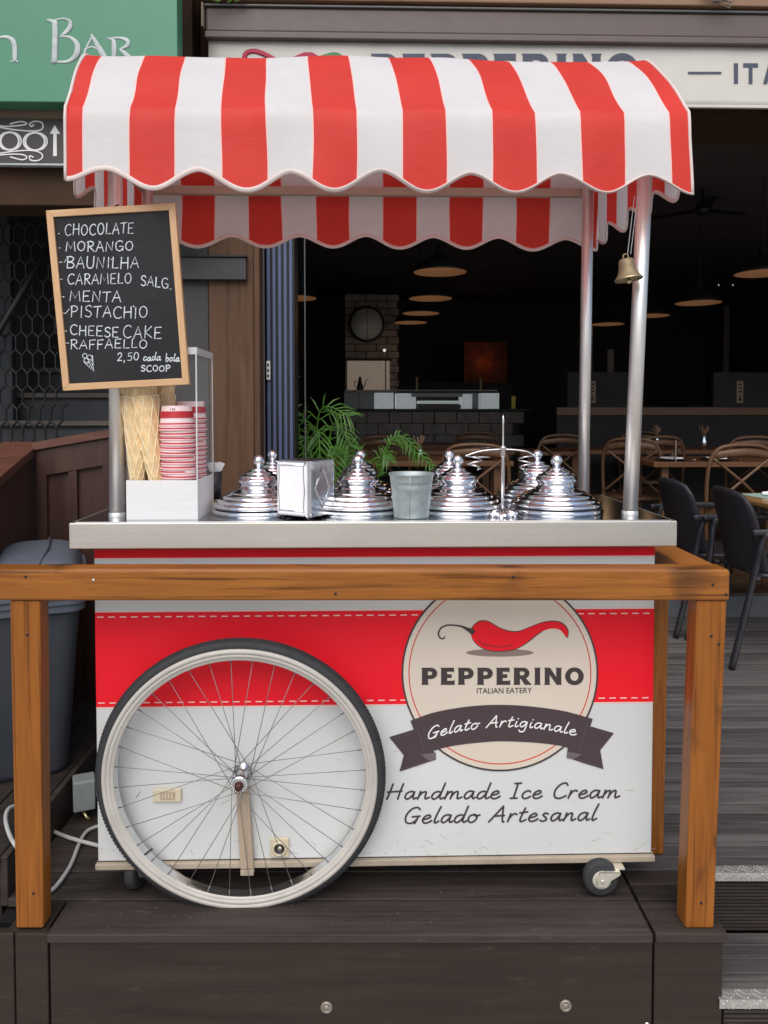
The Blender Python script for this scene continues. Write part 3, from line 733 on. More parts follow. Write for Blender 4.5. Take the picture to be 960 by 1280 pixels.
# front face panel at Y 3.0 with sloping top, a run towards the viewer at the left
b = MB(); zt0 = W(45, 553, 3.0).z; zt1 = W(240, 519, 3.0).z; xq0 = W(45, 553, 3.0).x; xq1 = W(240, 519, 3.0).x
b.prism([[(xq0, .11), (xq1, .11), (xq1, zt1 - .03), (xq0, zt0 - .03)]], 3.02, 3.05); b.build('panel', 'brownwall', pt)
def stile(px0, px1, dy=0, m='brownwall'):
    a = W(px0, 600, 3.0).x; c = W(px1, 600, 3.0).x
    t = lambda x: zt0 - .035 + (zt1 - zt0) * (x - xq0) / (xq1 - xq0)
    q = MB(); q.prism([[(a, .11), (c, .11), (c, t(c) - dy), (a, t(a) - dy)]], 3.0, 3.019); q.build('stile', m, pt, .003)
stile(46, 58); stile(86, 96, .10); stile(128, 142); stile(196, 206)
q = MB(); t = lambda x: zt0 - .035 + (zt1 - zt0) * (x - xq0) / (xq1 - xq0)
a, c = W(58.4, 600, 3).x, W(240, 600, 3).x
q.prism([[(a, t(a) - .098), (c, t(c) - .098), (c, t(c)), (a, t(a))]], 2.999, 3.019); q.build('top_rail', 'brownwall', pt, .003)
q = MB(); q.prism([[(xq0 - .01, zt0 - .03), (xq1, zt1 - .03), (xq1, zt1), (xq0 - .01, zt0)]], 2.985, 3.09); q.build('cap', 'brownrail', pt, .004)
# left run: towards the viewer, its cap falling
A = Vector((xq0 - .012, 3.08, zt0)); Bv = W(0, 596, 2.62); Bv = Vector((Bv.x, 2.62, Bv.z)); C = Bv + (Bv - A)
wv = Vector((-.16, 0.02, .0)); dn = Vector((0, 0, -.035))
q = MB(); q.hexa([A + dn, C + dn, C + dn + wv, A + dn + wv, A, C, C + wv, A + wv]); q.build('cap', 'brownrail', pt, .004)
f0 = Vector((-.012, 0, -.036)); q = MB()
q.hexa([Vector((A.x - .012, A.y, .11)), Vector((C.x - .012, C.y, .11)), Vector((C.x - .05, C.y, .11)), Vector((A.x - .05, A.y, .11)), A + f0, C + f0, C + f0 + Vector((-.038, 0, 0)), A + f0 + Vector((-.038, 0, 0))])
q.build('side_panel', 'brownwall', pt)

# ================================================================== SIGNS
gs = thing('green_bar_sign', 'green sign board with silver lettering Bar at top left', 'sign', (-2, 3.6, 2.7))
YG = 3.6; xg = W(222, 60, YG).x
slab('board', 'green', gs, -3.2, xg, YG, YG + .10, W(100, 128, YG).z, 3.75, .004)
mp = lambda px, py: (W(px, py, YG).x, W(px, py, YG).z)
def cpx(pts): return [mp(x / 3.0, y / 3.0) for x, y in pts]
b = MB(); yy = YG - .001; k = .0125
def vs_(pts, ws, n=5):
    P = cr(pts, n); Wd = cr([(w_,) for w_ in ws], n)
    b.stroke(cpx(P), [w_[0] * k for w_ in Wd], yy, 0, .25, 8)
# B
vs_([(176, 74), (196, 80), (208, 92)], [.3, .7, .8]); vs_([(206, 84), (207, 150), (204, 230)], [1.1, 1.15, 1.2]); vs_([(192, 230), (228, 232)], [.35, .35])
vs_([(204, 76), (240, 70), (264, 84), (258, 110), (226, 138)], [.3, .35, .8, .9, .3])
vs_([(226, 138), (262, 140), (290, 168), (286, 206), (256, 230), (210, 232)], [.3, .5, 1.1, 1.15, .6, .4])
# a
vs_([(344, 132), (366, 170), (392, 214), (404, 222)], [.5, 1.0, 1.15, .5]); vs_([(346, 138), (326, 176), (312, 216)], [.4, .4, .5]); vs_([(318, 186), (345, 176), (366, 186)], [.35, .3, .35]); vs_([(300, 222), (316, 205), (330, 222)], [.4, .5, .4])
# r
vs_([(412, 146), (424, 152), (428, 170), (428, 222)], [.35, .7, 1.0, 1.0]); vs_([(404, 146), (446, 142), (476, 152), (478, 170), (450, 186)], [.35, .4, .8, .8, .3]); vs_([(450, 186), (472, 204), (492, 222)], [.4, .9, .8])
# n (cut by the frame)
vs_([(-30, 140), (-24, 160), (-24, 230)], [.6, 1, 1]); vs_([(-26, 150), (16, 138), (46, 150), (56, 180), (56, 226)], [.4, .5, .9, 1.0, .9]); vs_([(40, 230), (68, 230)], [.3, .3])
b.build('lettering', 'silverink', gs)

ns = thing('arrow_sign', 'small dark sign with 00, scrollwork and white up arrow at left edge', 'sign', (-1.9, 3.72, 2.5))
YS = 3.72; mp2 = lambda px, py: (W(px, py, YS).x, W(px, py, YS).z)
z0, z1, x1 = W(40, 204, YS).z, W(40, 148, YS).z, W(80.5, 180, YS).x
slab('board', 'darksign', ns, -2.9, x1, YS, YS + .03, z0, z1, .002)
slab('frame_edge', 'silverink', ns, -2.9, x1 + .002, YS - .004, YS + .03, W(40, 207, YS).z, z0 - .001, .002)
sc2 = lambda P: [mp2(x / 6.857, 120 + y / 6.857) for x, y in P]
b = MB(); yy = YS - .001
for cx, cy, rx, ry in ((85, 388, 78, 76), (302, 392, 84, 76)):
    b.stroke(sc2(el(cx, cy, rx, ry, n=28)), .0055, yy, 0, .3); yy -= .0001
    b.stroke(sc2(el(cx + 12, cy, rx + 8, ry, -70, 70, n=14)), .004, yy); yy -= .0001
    b.stroke(sc2(el(cx - 14, cy, rx + 2, ry, 110, 250, n=14)), .004, yy); yy -= .0001
for P in ([(-40, 250), (60, 262), (180, 252), (232, 238), (180, 220), (90, 240)], [(-40, 262), (120, 290), (280, 302), (360, 286), (362, 232), (300, 218), (256, 240), (272, 262), (292, 246)],
          [(-40, 500), (100, 478), (260, 468), (350, 490), (364, 530), (320, 556), (264, 550), (256, 516), (288, 526)], [(-40, 512), (100, 500), (200, 506), (232, 530), (190, 548), (90, 524)]):
    b.stroke(sc2(cr(P, 8)), .0036, yy, 0, .3); yy -= .0001
b.prism([sc2([(470, 250), (516, 326), (486, 322), (488, 515), (456, 515), (458, 322), (428, 324)])], YS - .0015, YS)
b.build('lettering', 'whiteink', ns)

# block slab letters (height 1)
def arcs(cx, cy, rx, ry, a0, a1, n=10): return el(cx, cy, rx, ry, a0, a1, n)
T_ = .27
def GP(w=.92, leg=False):
    o = [(0, 1), (.06, .97), (w * .58, .97)] + arcs(w * .60, .655, w * .40, .315, 85, -85, 12) + [(w * .42, .34), (w * .42, .04), (w * .46, 0), (0, 0), (.06, .05), (.06, .95)]
    o = [(.0, 1.0), (w * .60, 1.0)] + arcs(w * .60, .67, w * .40, .33, 80, -80, 12) + [(w * .60, .34), (.40, .34), (.40, .06), (.45, 0), (.0, 0), (.05, .06), (.05, .94)]
    i = [(.39, .78), (w * .56, .78)] + arcs(w * .56, .67, w * .12, .11, 60, -60, 6) + [(w * .56, .56), (.39, .56)]
    return w, [o, i]
def GE(w=.82):
    return w, [[(.0, 1), (w * .96, 1), (w * .96, .70), (w * .90, .76), (.40, .77), (.40, .62), (w * .80, .62), (w * .80, .40), (.40, .40), (.40, .23), (w * .92, .24), (w, .31), (w, 0), (0, 0), (.05, .06), (.05, .94)]]
def GR(w=1.02):
    o = [(.0, 1.0), (w * .58, 1.0)] + arcs(w * .58, .68, w * .33, .32, 80, -60, 12) + [(w * .72, .38), (w * 1.0, .05), (w * 1.03, 0), (w * .64, 0), (w * .44, .34), (.39, .34), (.39, .06), (.43, 0), (.0, 0), (.05, .06), (.05, .94)]
    i = [(.39, .78), (w * .54, .78)] + arcs(w * .54, .67, w * .10, .11, 60, -60, 6) + [(w * .54, .56), (.39, .56)]
    return w, [o, i]
def GI(w=.40): return w, [[(0, 1), (w, 1), (w - .05, .94), (w - .05, .06), (w, 0), (0, 0), (.05, .06), (.05, .94)]]
def GN(w=1.04): return w, [[(0, 1), (.36, 1), (w - .34, .46), (w - .34, .94), (w - .38, 1), (w, 1), (w - .05, .94), (w - .05, 0), (w - .32, 0), (.33, .58), (.33, .06), (.37, 0), (0, 0), (.05, .06), (.05, .94)]]
def GO(w=1.06): return w, [arcs(w / 2, .5, w / 2, .52, 0, 345, 23), arcs(w / 2, .5, w / 2 - .30, .27, 0, 340, 17)]
def GT(w=.86): return w, [[(0, 1), (w, 1), (w, .80), (w / 2 + .11, .80), (w / 2 + .11, 0), (w / 2 - .11, 0), (w / 2 - .11, .80), (0, .80)]]
def GA(w=.9): return w, [[(w / 2 - .13, 1), (w / 2 + .13, 1), (w, 0), (w - .24, 0), (w - .32, .2), (.32, .2), (.24, 0), (0, 0)], [(w / 2, .78), (w / 2 - .10, .40), (w / 2 + .10, .40)]]
def GI2(w=.24): return w, [[(0, 0), (0, 1), (w, 1), (w, 0)]]
def block(mb, glyphs, x0, x1, ytop, ybot, mapf, y, th=.0005, gap=.16):
    tot = sum(g_[0] for g_ in glyphs) + gap * (len(glyphs) - 1); sx = (x1 - x0) / tot; x = x0
    for w_, loops in glyphs:
        mb.prism([[mapf(x + u * sx, ybot + (ytop - ybot) * v) for u, v in lp] for lp in loops], y, y + th)
        x += (w_ + gap) * sx
PEP = lambda: [GP(), GE(), GP(), GP(), GE(), GR(), GI(), GN(), GO()]

PEPPER = [(345, 135), (370, 108), (400, 100), (432, 108), (480, 136), (530, 151), (572, 150), (625, 129), (680, 109), (730, 102), (772, 110), (798, 134), (806, 158), (800, 176), (788, 166), (772, 146), (745, 136), (708, 139), (660, 160), (612, 198), (560, 230), (500, 242), (440, 241), (390, 225), (355, 196), (341, 165)]
# ---- retractable awning over the restaurant front
ra = thing('shop_awning', 'beige shop awning with brown cassette and dark blue lettering above the cart', 'awning', (1, 3.9, 2.8))
YA = 3.9; xa0 = W(257.5, 80, YA).x
zA = lambda y: W(500, y, YA).z
slab('cassette', 'cassette', ra, xa0, 3.6, YA - .01, YA + .26, zA(44), zA(13), .012)
slab('cassette_lip', 'cassette', ra, xa0, 3.6, YA - .03, YA + .05, zA(53), zA(45), .005)
slab('cassette_lip', 'alu', ra, xa0 - .004, 3.6, YA - .02, YA + .24, zA(12.5), zA(9.5), .004)
slab('end_cap', 'lintellight', ra, xa0 - .016, xa0 - .0045, YA - .035, YA + .26, zA(40), zA(10), .004)
b = MB(); n = 60
for i in range(n + 1):
    x = xa0 + .012 + (3.6 - xa0 - .012) * i / n
    for j in range(9):
        z = zA(53) + (zA(129.5) - zA(53)) * j / 8
        b.v.append((x, YA + .006 + .0015 * math.sin(x * 5.1 + j * .3) * j / 8 + .001 * math.sin(x * 17 + j), z + .003 * math.sin(x * 3) * (j == 8)))
for i in range(n):
    for j in range(8):
        b.f.append((i * 9 + j, (i + 1) * 9 + j, (i + 1) * 9 + j + 1, i * 9 + j + 1)); b.m.append(0); b.sm.append(True)
cl = b.build('cloth', 'fabric', ra, solid=.002)
tag(slab('hem', 'fabric', ra, xa0 + .012, 3.6, YA + .002, YA + .022, zA(130), zA(126.5), .002))
YL = YA + .0012; mpa = lambda px, py: (W(px, py, YL).x, W(px, py, YL).z)
b = MB(); block(b, PEP(), 463, 797, 67, 101, mpa, YL)
block(b, [GI2(), GT(), GA(), GI2()], 917.5, 985, 79, 104.5, mpa, YL, gap=.30)
b.prism([[mpa(860, 89.6), mpa(902, 89.6), mpa(902, 92.2), mpa(860, 92.2)]], YL, YL + .0005)
b.build('lettering', 'signblue', ra)
b = MB()
ev = lambda P: [mpa(240 + x / 2.667, y / 2.667) for x, y in P]
b.stroke(ev(cr([(174, 198), (180, 178), (205, 170), (240, 180), (290, 204), (330, 206)], 6)), [.012] * 30, YL, 0, .2); b.build('pepper_stem', 'pepperred', ra)
b = MB(); b.prism([ev([(300, 204), (340, 188), (375, 174), (400, 174), (425, 188), (432, 215), (400, 240), (350, 240), (310, 222)])], YL, YL + .0005); b.build('pepper_body', 'pepperred', ra)
b = MB(); b.stroke(ev(cr([(425, 196), (450, 186), (480, 182), (502, 196), (498, 212), (486, 208)], 6)), .011, YL - .0004, 0, .2); b.build('pepper_tip', 'peppergreen', ra)
bm_ = thing('timber_beam', 'brown timber beam running above the beige shop awning', 'beam', (1, 3.9, 3.3))
slab('beam', 'beam', bm_, xa0 - .05, 3.7, YA - .04, YA + .20, zA(7), zA(7) + .14, .006)
for kk, (px0, px1, py) in enumerate(((262, 302, 2), (890, 925, 4))):
    t = thing('creeper_sprig' if kk == 0 else 'wire_knot', 'green creeper leaves hanging over the awning cassette at top' if kk == 0 else 'tangle of grey wire on the beam at top right', 'plant' if kk == 0 else 'wire', (W(px0, py, YA).x, YA - .05, W(px0, py, YA).z))
    b = MB()
    for q in range(16 if kk == 0 else 7):
        p = W(random.uniform(px0, px1), py - random.uniform(-2, 16), YA - .055 - random.random() * .03)
        if kk == 0:
            a = random.uniform(0, 6.28); u = Vector((math.cos(a), random.uniform(-.5, .5), math.sin(a))).normalized() * .03; v = u.cross(Vector((0, 1, .3))).normalized() * .012
            b.add([p - u, p + v, p + u, p - v], [(0, 1, 2, 3)])
        else:
            b.tube([p + Vector((random.uniform(-.07, .07), 0, random.uniform(-.03, .03))) for _ in range(5)], .003, 5)
    b.build('leaves' if kk == 0 else 'strands', 'leaf' if kk == 0 else 'alu', t)
# ================================================================== TIMBER RAILING
ry0, ry1 = 1.815, 1.888
rl = thing('timber_railing', 'orange varnished timber railing in front of the ice cream cart', 'railing', (0, 1.85, 0))
zr1 = W(455, 711, ry0).z; zr0 = W(455, 749.8, ry0).z
xr = W(912.5, 730, 1.785).x
b = MB().box(-1.6, xr, ry0, ry1, zr0, zr1); b.build('rail', 'rail', rl, .007, 4)
# side rail running back to the rear post
M['raily'] = wood('varnished_pine_side', (0.24, 0.07, 0.012), (0.55, 0.21, 0.045), 'Y', 5, 0.38, 0.15, 0.6, (0.05, 0.018, 0.008), 0.3)
b = MB().box(xr - .082, xr - .003, ry1 + .001, 2.21, zr0, zr1 - .003); b.build('side_rail', 'raily', rl, .004, 3)
def post(x0t, x1t, x0b, x1b, yf, yb, ztop, zbot):
    b = MB(); b.hexa([(x0b, yf, zbot), (x1b, yf, zbot), (x1b, yb, zbot), (x0b, yb, zbot), (x0t, yf, ztop), (x1t, yf, ztop), (x1t, yb, ztop), (x0t, yb, ztop)]); return b
yf = 1.822
post(W(12, 752, 1.832).x, W(50.5, 752, 1.832).x, W(20, 1160, 1.832).x, W(54.5, 1160, 1.832).x, yf, yf + .048, zr0 - .001, .0015).build('post', 'post', rl, .004, 3)
post(W(871.5, 752, 1.79).x, W(909, 752, 1.79).x, W(856.5, 1160, 1.79).x, W(892.5, 1160, 1.79).x, yf, yf + .055, zr0 - .001, .0015).build('post', 'post', rl, .004, 3)
post(xr - .090, xr - .026, xr - .092, xr - .032, 2.13, 2.20, zr0 - .001, .0015).build('post', 'post', rl, .004, 3)
post(xr - .29, xr - .215, xr - .29, xr - .215, 2.215, 2.27, zr0 + .03, .0015)
for px, py in ((116, 726), (30, 722), (884, 727), (900, 739), (420, 741), (640, 719), (32, 795), (40, 1120), (882, 790), (891, 800), (870, 1118)):
    p = W(px, py, ry0 if py < 750 else yf); MB().lathe([(0, -.002), (.003, -.0015), (.004, .001)], (p.x, ry0 if py < 750 else yf, p.z), 10, 0, 'Y').build('screw_head', 'nosing' if px == 116 else 'iron', rl)

rl.rotation_euler = (0, 0, R(-1.5)); rl.location.y -= .011
# ================================================================== ICE CREAM CART
YC = 1.95
cart = thing('ice_cream_cart', 'red and white ice cream cart with striped canopy and bicycle wheel', 'cart', (0, 2.2, 0))
CP = lambda px, py, Y=YC: (W(px, py, Y).x, W(px, py, Y).z)
X0, X1 = W(119.5, 850, YC).x, W(817, 850, YC).x
ZT = W(455, 688, YC).z; ZB = W(455, 1072, YC).z
YB = 2.46
b = MB().box(X0, X1, YC, YB, ZB, ZT); body = b.build('body', 'white', cart, .003)
def band(name, mat, y0, y1, parent=body, off=.0006, x0=X0 + .001, x1=X1 - .001, slope=0):
    b = MB(); b.box(x0, x1, YC - off, YC - .0001, W(455, y1, YC).z, W(455, y0, YC).z); return b.build(name, mat, parent)
band('red_stripe', 'red', 685.5, 696)
band('pink_line', 'pinkink', 696.2, 697.6)
band('pink_line', 'pinkink', 761.5, 763.2)
rb = band('red_band', 'red', 763.4, 880.5)
band('pink_line', 'pinkink', 880.7, 882.2)
b = MB()
for yy in (769, 875.5):
    x = X0 + .006
    z = W(455, yy, YC).z
    while x < X1 - .02:
        b.box(x, x + .0165, YC - .0011, YC - .0005, z - .0014, z + .0014); x += .0285
b.build('stitch_line', 'pinkink', body)
zb0 = W(455, 1083.5, YC - .012).z
for a_ in ((X0 - .004, X1 + .006, YC - .012, YC + .002), (X0 - .004, X1 + .006, YB - .002, YB + .012), (X0 - .004, X0 + .010, YC + .0025, YB - .0025), (X1 - .008, X1 + .006, YC + .0025, YB - .0025)):
    MB().box(*a_, zb0, ZB - .0005).build('base_trim', 'base', cart, .003)
MB().box(X0, X1, YC + .0, YC + .012, ZB - .001, ZB).build('shadow_joint', 'iron', cart)
# countertop: steel slab with rolled edge
ZC = W(455, 652.5, 1.897).z
ct0, ct1 = W(86, 670, 1.897).x, W(846.5, 670, 1.897).x
ZCb = W(455, 685, 1.897).z
b = MB().box(ct0, ct1, 1.897, 2.50, ZCb, ZC); ct = b.build('countertop', 'steel', cart, .003, 3)
MB().box(ct0 + .012, ct1 - .012, 1.906, 2.492, ZC - .0005, ZC + .0012).build('worktop_sheet', 'steeltop', ct, .001)

# emblem print -------------------------------------------------
def circle_pts(cx, cy, r, n=72): return [CP(cx + r * math.cos(2 * PI * k / n), cy + r * math.sin(2 * PI * k / n)) for k in range(n)]
def layer(name, mat, loops, depth, parent, th=.0004):
    b = MB(); b.prism(loops, YC - depth, YC - depth + th); return b.build(name, mat, parent)
EC, EY = 624.7, 841.0
emb = layer('emblem', 'cream', [circle_pts(EC, EY, 122)], .0018, body, .0016)
layer('outline_ring', 'ink', [circle_pts(EC, EY, 122.8), circle_pts(EC, EY, 120.6)], .0022, emb, .002)
layer('inner_ring', 'inkred', [circle_pts(EC, EY, 114.2), circle_pts(EC, EY, 112.9)], .0022, emb)
c7 = lambda P: [CP(500 + x / 3.84, 750 + y / 3.84) for x, y in P]
layer('pepper_shadow', 'shadowink', [c7(el(478, 252, 162, 19, n=28)[:-1])], .0020, emb)
layer('pepper_outline', 'ink', [c7([(c[0], c[1]) for c in cr([(345 - 6, 137)] + [(x + (3 if x > 560 else 0), y - 4.5 if y < 160 else y + 4.5) for x, y in PEPPER[1:]], 3, True)])], .0022, emb)
layer('pepper', 'red', [c7(cr(PEPPER, 3, True))], .0026, emb)
b = MB()
P = cr([(350, 150), (326, 140), (296, 126), (262, 120), (225, 120), (196, 134), (184, 160), (192, 180), (208, 184), (215, 174)], 5)
Wd = cr([(12,), (9,), (5,), (4,), (4,), (4,), (4,), (4,), (3.5,), (3,)], 5)
b.stroke(c7(P), [w_[0] / 3.84 / 505 for w_ in Wd], YC - .0026, 0, .15, 8)
b.prism([c7([(338, 136), (352, 132), (346, 150), (352, 168), (336, 160), (316, 142)])], YC - .0030, YC - .0026)
b.build('pepper_stalk', 'ink', emb)
b = MB(); b.stroke(c7(cr([(370, 192), (400, 210), (450, 221), (500, 222), (540, 212)], 5)), [.0006, .0009, .0011, .0011] * 5 + [.0006], YC - .0032, 0, .15)
b.build('pepper_crease', 'ink', emb)
b = MB(); block(b, PEP(), 526.2, 729.5, 834.3, 855.7, CP, YC - .0024); b.build('lettering', 'ink', emb)
# small caption with the built-in face
def text_obj(name, s, px0, px1, py_top, py_bot, mat, parent, Y):
    cu = bpy.data.curves.new(name, 'FONT'); cu.body = s; cu.size = 1; cu.resolution_u = 3; cu.offset = .012
    o = bpy.data.objects.new(name, cu); col.objects.link(o)
    dg = bpy.context.evaluated_depsgraph_get(); me = bpy.data.meshes.new_from_object(o.evaluated_get(dg))
    bpy.data.objects.remove(o); bpy.data.curves.remove(cu)
    xs = [v.co.x for v in me.vertices]; ys = [v.co.y for v in me.vertices]
    a, c = W(px0, py_top, Y), W(px1, py_bot, Y)
    for v in me.vertices:
        u = (v.co.x - min(xs)) / (max(xs) - min(xs)); t = (v.co.y - min(ys)) / (max(ys) - min(ys))
        v.co = (a.x + (c.x - a.x) * u, Y, c.z + (a.z - c.z) * t)
    me.materials.clear(); me.materials.append(M[mat])
    ob = bpy.data.objects.new(name, me); col.objects.link(ob); ob.parent = parent
    return ob
text_obj('caption', 'ITALIAN EATERY', 596, 665, 860.2, 866.4, 'ink', emb, YC - .0022)
# banner
c4 = lambda P: [CP(480 + x / 2.667, 740 + y / 2.667) for x, y in P]
for P in ([(18, 483), (110, 455), (172, 540), (173, 557), (110, 578), (52, 597), (66, 543)], [(765, 470), (690, 448), (612, 520), (610, 550), (668, 570), (731, 589), (720, 526)]):
    layer('banner_tail', 'banner', [c4(P)], .0024, emb, .0022)
for P in ([(122, 540), (173, 534), (172, 556), (150, 562)], [(610, 530), (658, 540), (630, 556), (608, 552)]):
    layer('banner_fold', 'bannerfold', [c4(P)], .0028, emb)
top = [(88, 428), (160, 402), (240, 386), (320, 377), (385, 375), (450, 377), (530, 385), (610, 398), (695, 422)]
bot = [(655, 532), (600, 514), (540, 504), (460, 498), (385, 496), (320, 500), (250, 508), (190, 520), (130, 540)]
bn = layer('banner', 'banner', [c4(cr(top, 3) + cr(bot, 3))], .0032, emb, .0006)
b = MB()
for P in ([(106, 440), (136, 528)], [(678, 432), (648, 522)], [(30, 488), (88, 470)], [(60, 588), (166, 556)], [(752, 474), (704, 458)], [(724, 580), (618, 546)]):
    b.stroke(c4(P), .0005, YC - .0036, 0, .2)
b.build('banner_line', 'bannerfold', emb)
b = MB(); word(b, 'Gelato Artigianale', LO, (533.5, 924), (719, 919), 14.5, CP, .0019, YC - .0036, .20, lambda t: -13.5 * (1 - (2 * t - 1) ** 2)); b.build('banner_lettering', 'whiteink', bn)
b = MB(); word(b, 'Handmade Ice Cream', LO, (482, 999), (774, 997), 19.5, CP, .0024, YC - .0009, .22)
word(b, 'Gelado Artesanal', LO, (504, 1029), (745, 1025), 20, CP, .0024, YC - .0011, .22)
b.build('lettering', 'ink', body)
# switch plate, socket, scratch on the panel
def plate(px0, px1, py0, py1, name, extra):
    a, c = CP(px0, py0), CP(px1, py1)
    o = MB().box(a[0], c[0], YC - .008, YC - .0002, c[1], a[1]).build(name, 'ivory', body, .003)
    extra(o, a, c)
def sw(o, a, c):
    w_, h_ = c[0] - a[0], a[1] - c[1]
    MB().box(a[0] + w_ * .26, c[0] - w_ * .22, YC - .0095, YC - .0081, c[1] + h_ * .22, a[1] - h_ * .22).build('insert', 'strap', o, .001)
    q = MB()
    for k in range(4): q.box(a[0] + w_ * (.32 + k * .11), a[0] + w_ * (.37 + k * .11), YC - .0108, YC - .0096, c[1] + h_ * .32, a[1] - h_ * .32)
    q.build('switch_bar', 'ivory', o)
plate(192, 227.5, 984.5, 1001, 'switch_plate', sw)
def so(o, a, c):
    cx, cz = (a[0] + c[0]) / 2, (a[1] + c[1]) / 2
    MB().lathe([(.0195, -.001), (.0185, -.006), (.0145, -.007), (.0135, .003), (0, .003)], (cx, YC - .0082, cz), 24, 0, 'Y').build('socket_ring', 'ivory', o)
    MB().lathe([(.0125, -.002), (.0125, .001), (0, .001)], (cx, YC - .0112, cz), 20, 0, 'Y').build('socket_dark_disc', 'ink', o)  # dark disc set in front, painting the shade of the socket recess
    MB().lathe([(0, -.004), (.004, -.004), (.005, 0)], (cx + .001, YC - .0125, cz + .003), 12, 0, 'Y').build('socket_pin', 'zincplate', o)
plate(338, 361.5, 1046, 1070, 'socket_plate', so)
b = MB(); b.stroke([CP(170, 997), CP(176, 989)], .0011, YC - .0006, 0, .3); b.build('scratch', 'chromedull', body)
rs = random.Random(5)
b = MB()
for k in range(34):
    x = rs.uniform(125, 812); y = rs.choice([rs.uniform(1040, 1066), rs.uniform(900, 1066), rs.uniform(1052, 1068)]); L = rs.uniform(2, 11); a = rs.uniform(-.5, .5)
    b.stroke([CP(x, y), CP(x + L * .5, y + L * .5 * a), CP(x + L, y + L * a * 1.4)], rs.uniform(.0003, .0007), YC - .0004 - k * 1e-5, 0, .2)
for k in range(26):
    x = rs.uniform(125, 812); y = rs.uniform(1050, 1069)
    b.stroke([CP(x, y), CP(x + .6, y + .4)], rs.uniform(.0006, .0014), YC - .0004 - k * 1e-5, 0, .2)
b.build('scuff_marks', 'scuff', body)

# ---- bicycle wheel -------------------------------------------------
wc = W(301.6, 972.5, 1.893); WR = .3385
whl = bpy.data.objects.new('wheel', None); col.objects.link(whl); whl.parent = cart
whl.location = wc - Vector(cart.location); whl.rotation_euler = (R(4.5), 0, 0); whl['_local'] = 1
# tyre (black tread), hub plane at y=0, outward is -y
tp = []
for k in range(15):
    a = -PI * .62 + (PI * 1.24) * k / 14
    tp.append((WR + .0055 + .0145 * math.cos(a), .004 + .0185 * math.sin(a)))
b = MB(); b.lathe(tp + [tp[0]], (0, 0, 0), 160, 0, 'Y')
# tread knobs
for k in range(220):
    a = 2 * PI * k / 220
    for q, off in ((-1, .0), (1, .5), (0, .25)):
        aa = a + off * 2 * PI / 220; r0 = WR + .0195 - (0.003 if q else 0)
        c = Vector((math.cos(aa) * r0, .004 + q * .009, math.sin(aa) * r0)); rd = Vector((math.cos(aa), 0, math.sin(aa))); tg = Vector((-math.sin(aa), 0, math.cos(aa))); yv = Vector((0, 1, 0))
        h_ = .0022
        pts = [c - tg * .0032 - yv * .003, c + tg * .0032 - yv * .003, c + tg * .0032 + yv * .003, c - tg * .0032 + yv * .003]
        b.hexa(pts + [p_ + rd * h_ for p_ in pts])
b.build('tyre', 'rubber', whl)
b = MB(); b.lathe([(WR + .001, -.010), (WR + .0005, -.0195), (WR - .004, -.0215), (WR - .010, -.0200), (WR - .0105, -.0185), (WR - .0115, -.0185), (WR - .0125, -.0195), (WR - .020, -.0180), (WR - .0205, -.0165), (WR - .0215, -.0165), (WR - .0265, -.0160), (WR - .0285, -.0125)], (0, 0, 0), 160, 0, 'Y'); b.build('rim', 'sidewall', whl)
b = MB(); b.lathe([(WR - .0285, -.0125), (WR - .029, .0), (WR - .0285, .0125), (WR - .030, .016), (WR - .01, .018)], (0, 0, 0), 160, 0, 'Y'); b.build('rim_bed', 'chromedull', whl)
RI = WR - .028
hubf, hubb = -.030, .030    # flange offsets
b = MB(); b.lathe([(.011, hubf - .004), (.0205, hubf - .003), (.0225, hubf), (.0205, hubf + .003), (.013, hubf + .005), (.012, 0), (.013, hubb - .005), (.0225, hubb - .002), (.0225, hubb + .001), (.01, hubb + .003)], (0, 0, 0), 32, 0, 'Y')
for k in range(18):
    a = 2 * PI * k / 18
    b.tube([(.0185 * math.cos(a), hubf - .0055, .0185 * math.sin(a)), (.0185 * math.cos(a), hubf - .002, .0185 * math.sin(a))], .0021, 6)
hub = b.build('hub', 'chromedull', whl)
b = MB(); b.lathe([(0, hubf - .017), (.006, hubf - .017), (.0095, hubf - .014), (.0105, hubf - .006), (.0115, hubf - .003)], (0, 0, 0), 24, 0, 'Y'); b.build('axle_cap', 'hubcap', hub)
for k in range(36):
    a = 2 * PI * (k + .35) / 36; fr = (k % 2 == 0)
    sgn = 1 if (k // 2) % 2 == 0 else -1
    ah = a + sgn * R(78); yf_ = hubf if fr else hubb
    p0 = Vector((.0185 * math.cos(ah), yf_, .0185 * math.sin(ah))); p1 = Vector((RI * math.cos(a), -.003, RI * math.sin(a)))
    b = MB(); b.tube([p0, p0.lerp(p1, .5), p1], [.0009, .0009, .0009], 6)
    b.tube([p1, p1 - (p1 - p0).normalized() * .012], .0019, 6)
    b.build('spoke', 'spoke', whl)
a = R(-141); v0 = Vector((RI * math.cos(a), -.006, RI * math.sin(a))); b = MB()
b.tube([v0 * 1.0, v0 * .93], .0028, 8); b.build('valve', 'rubber', whl)
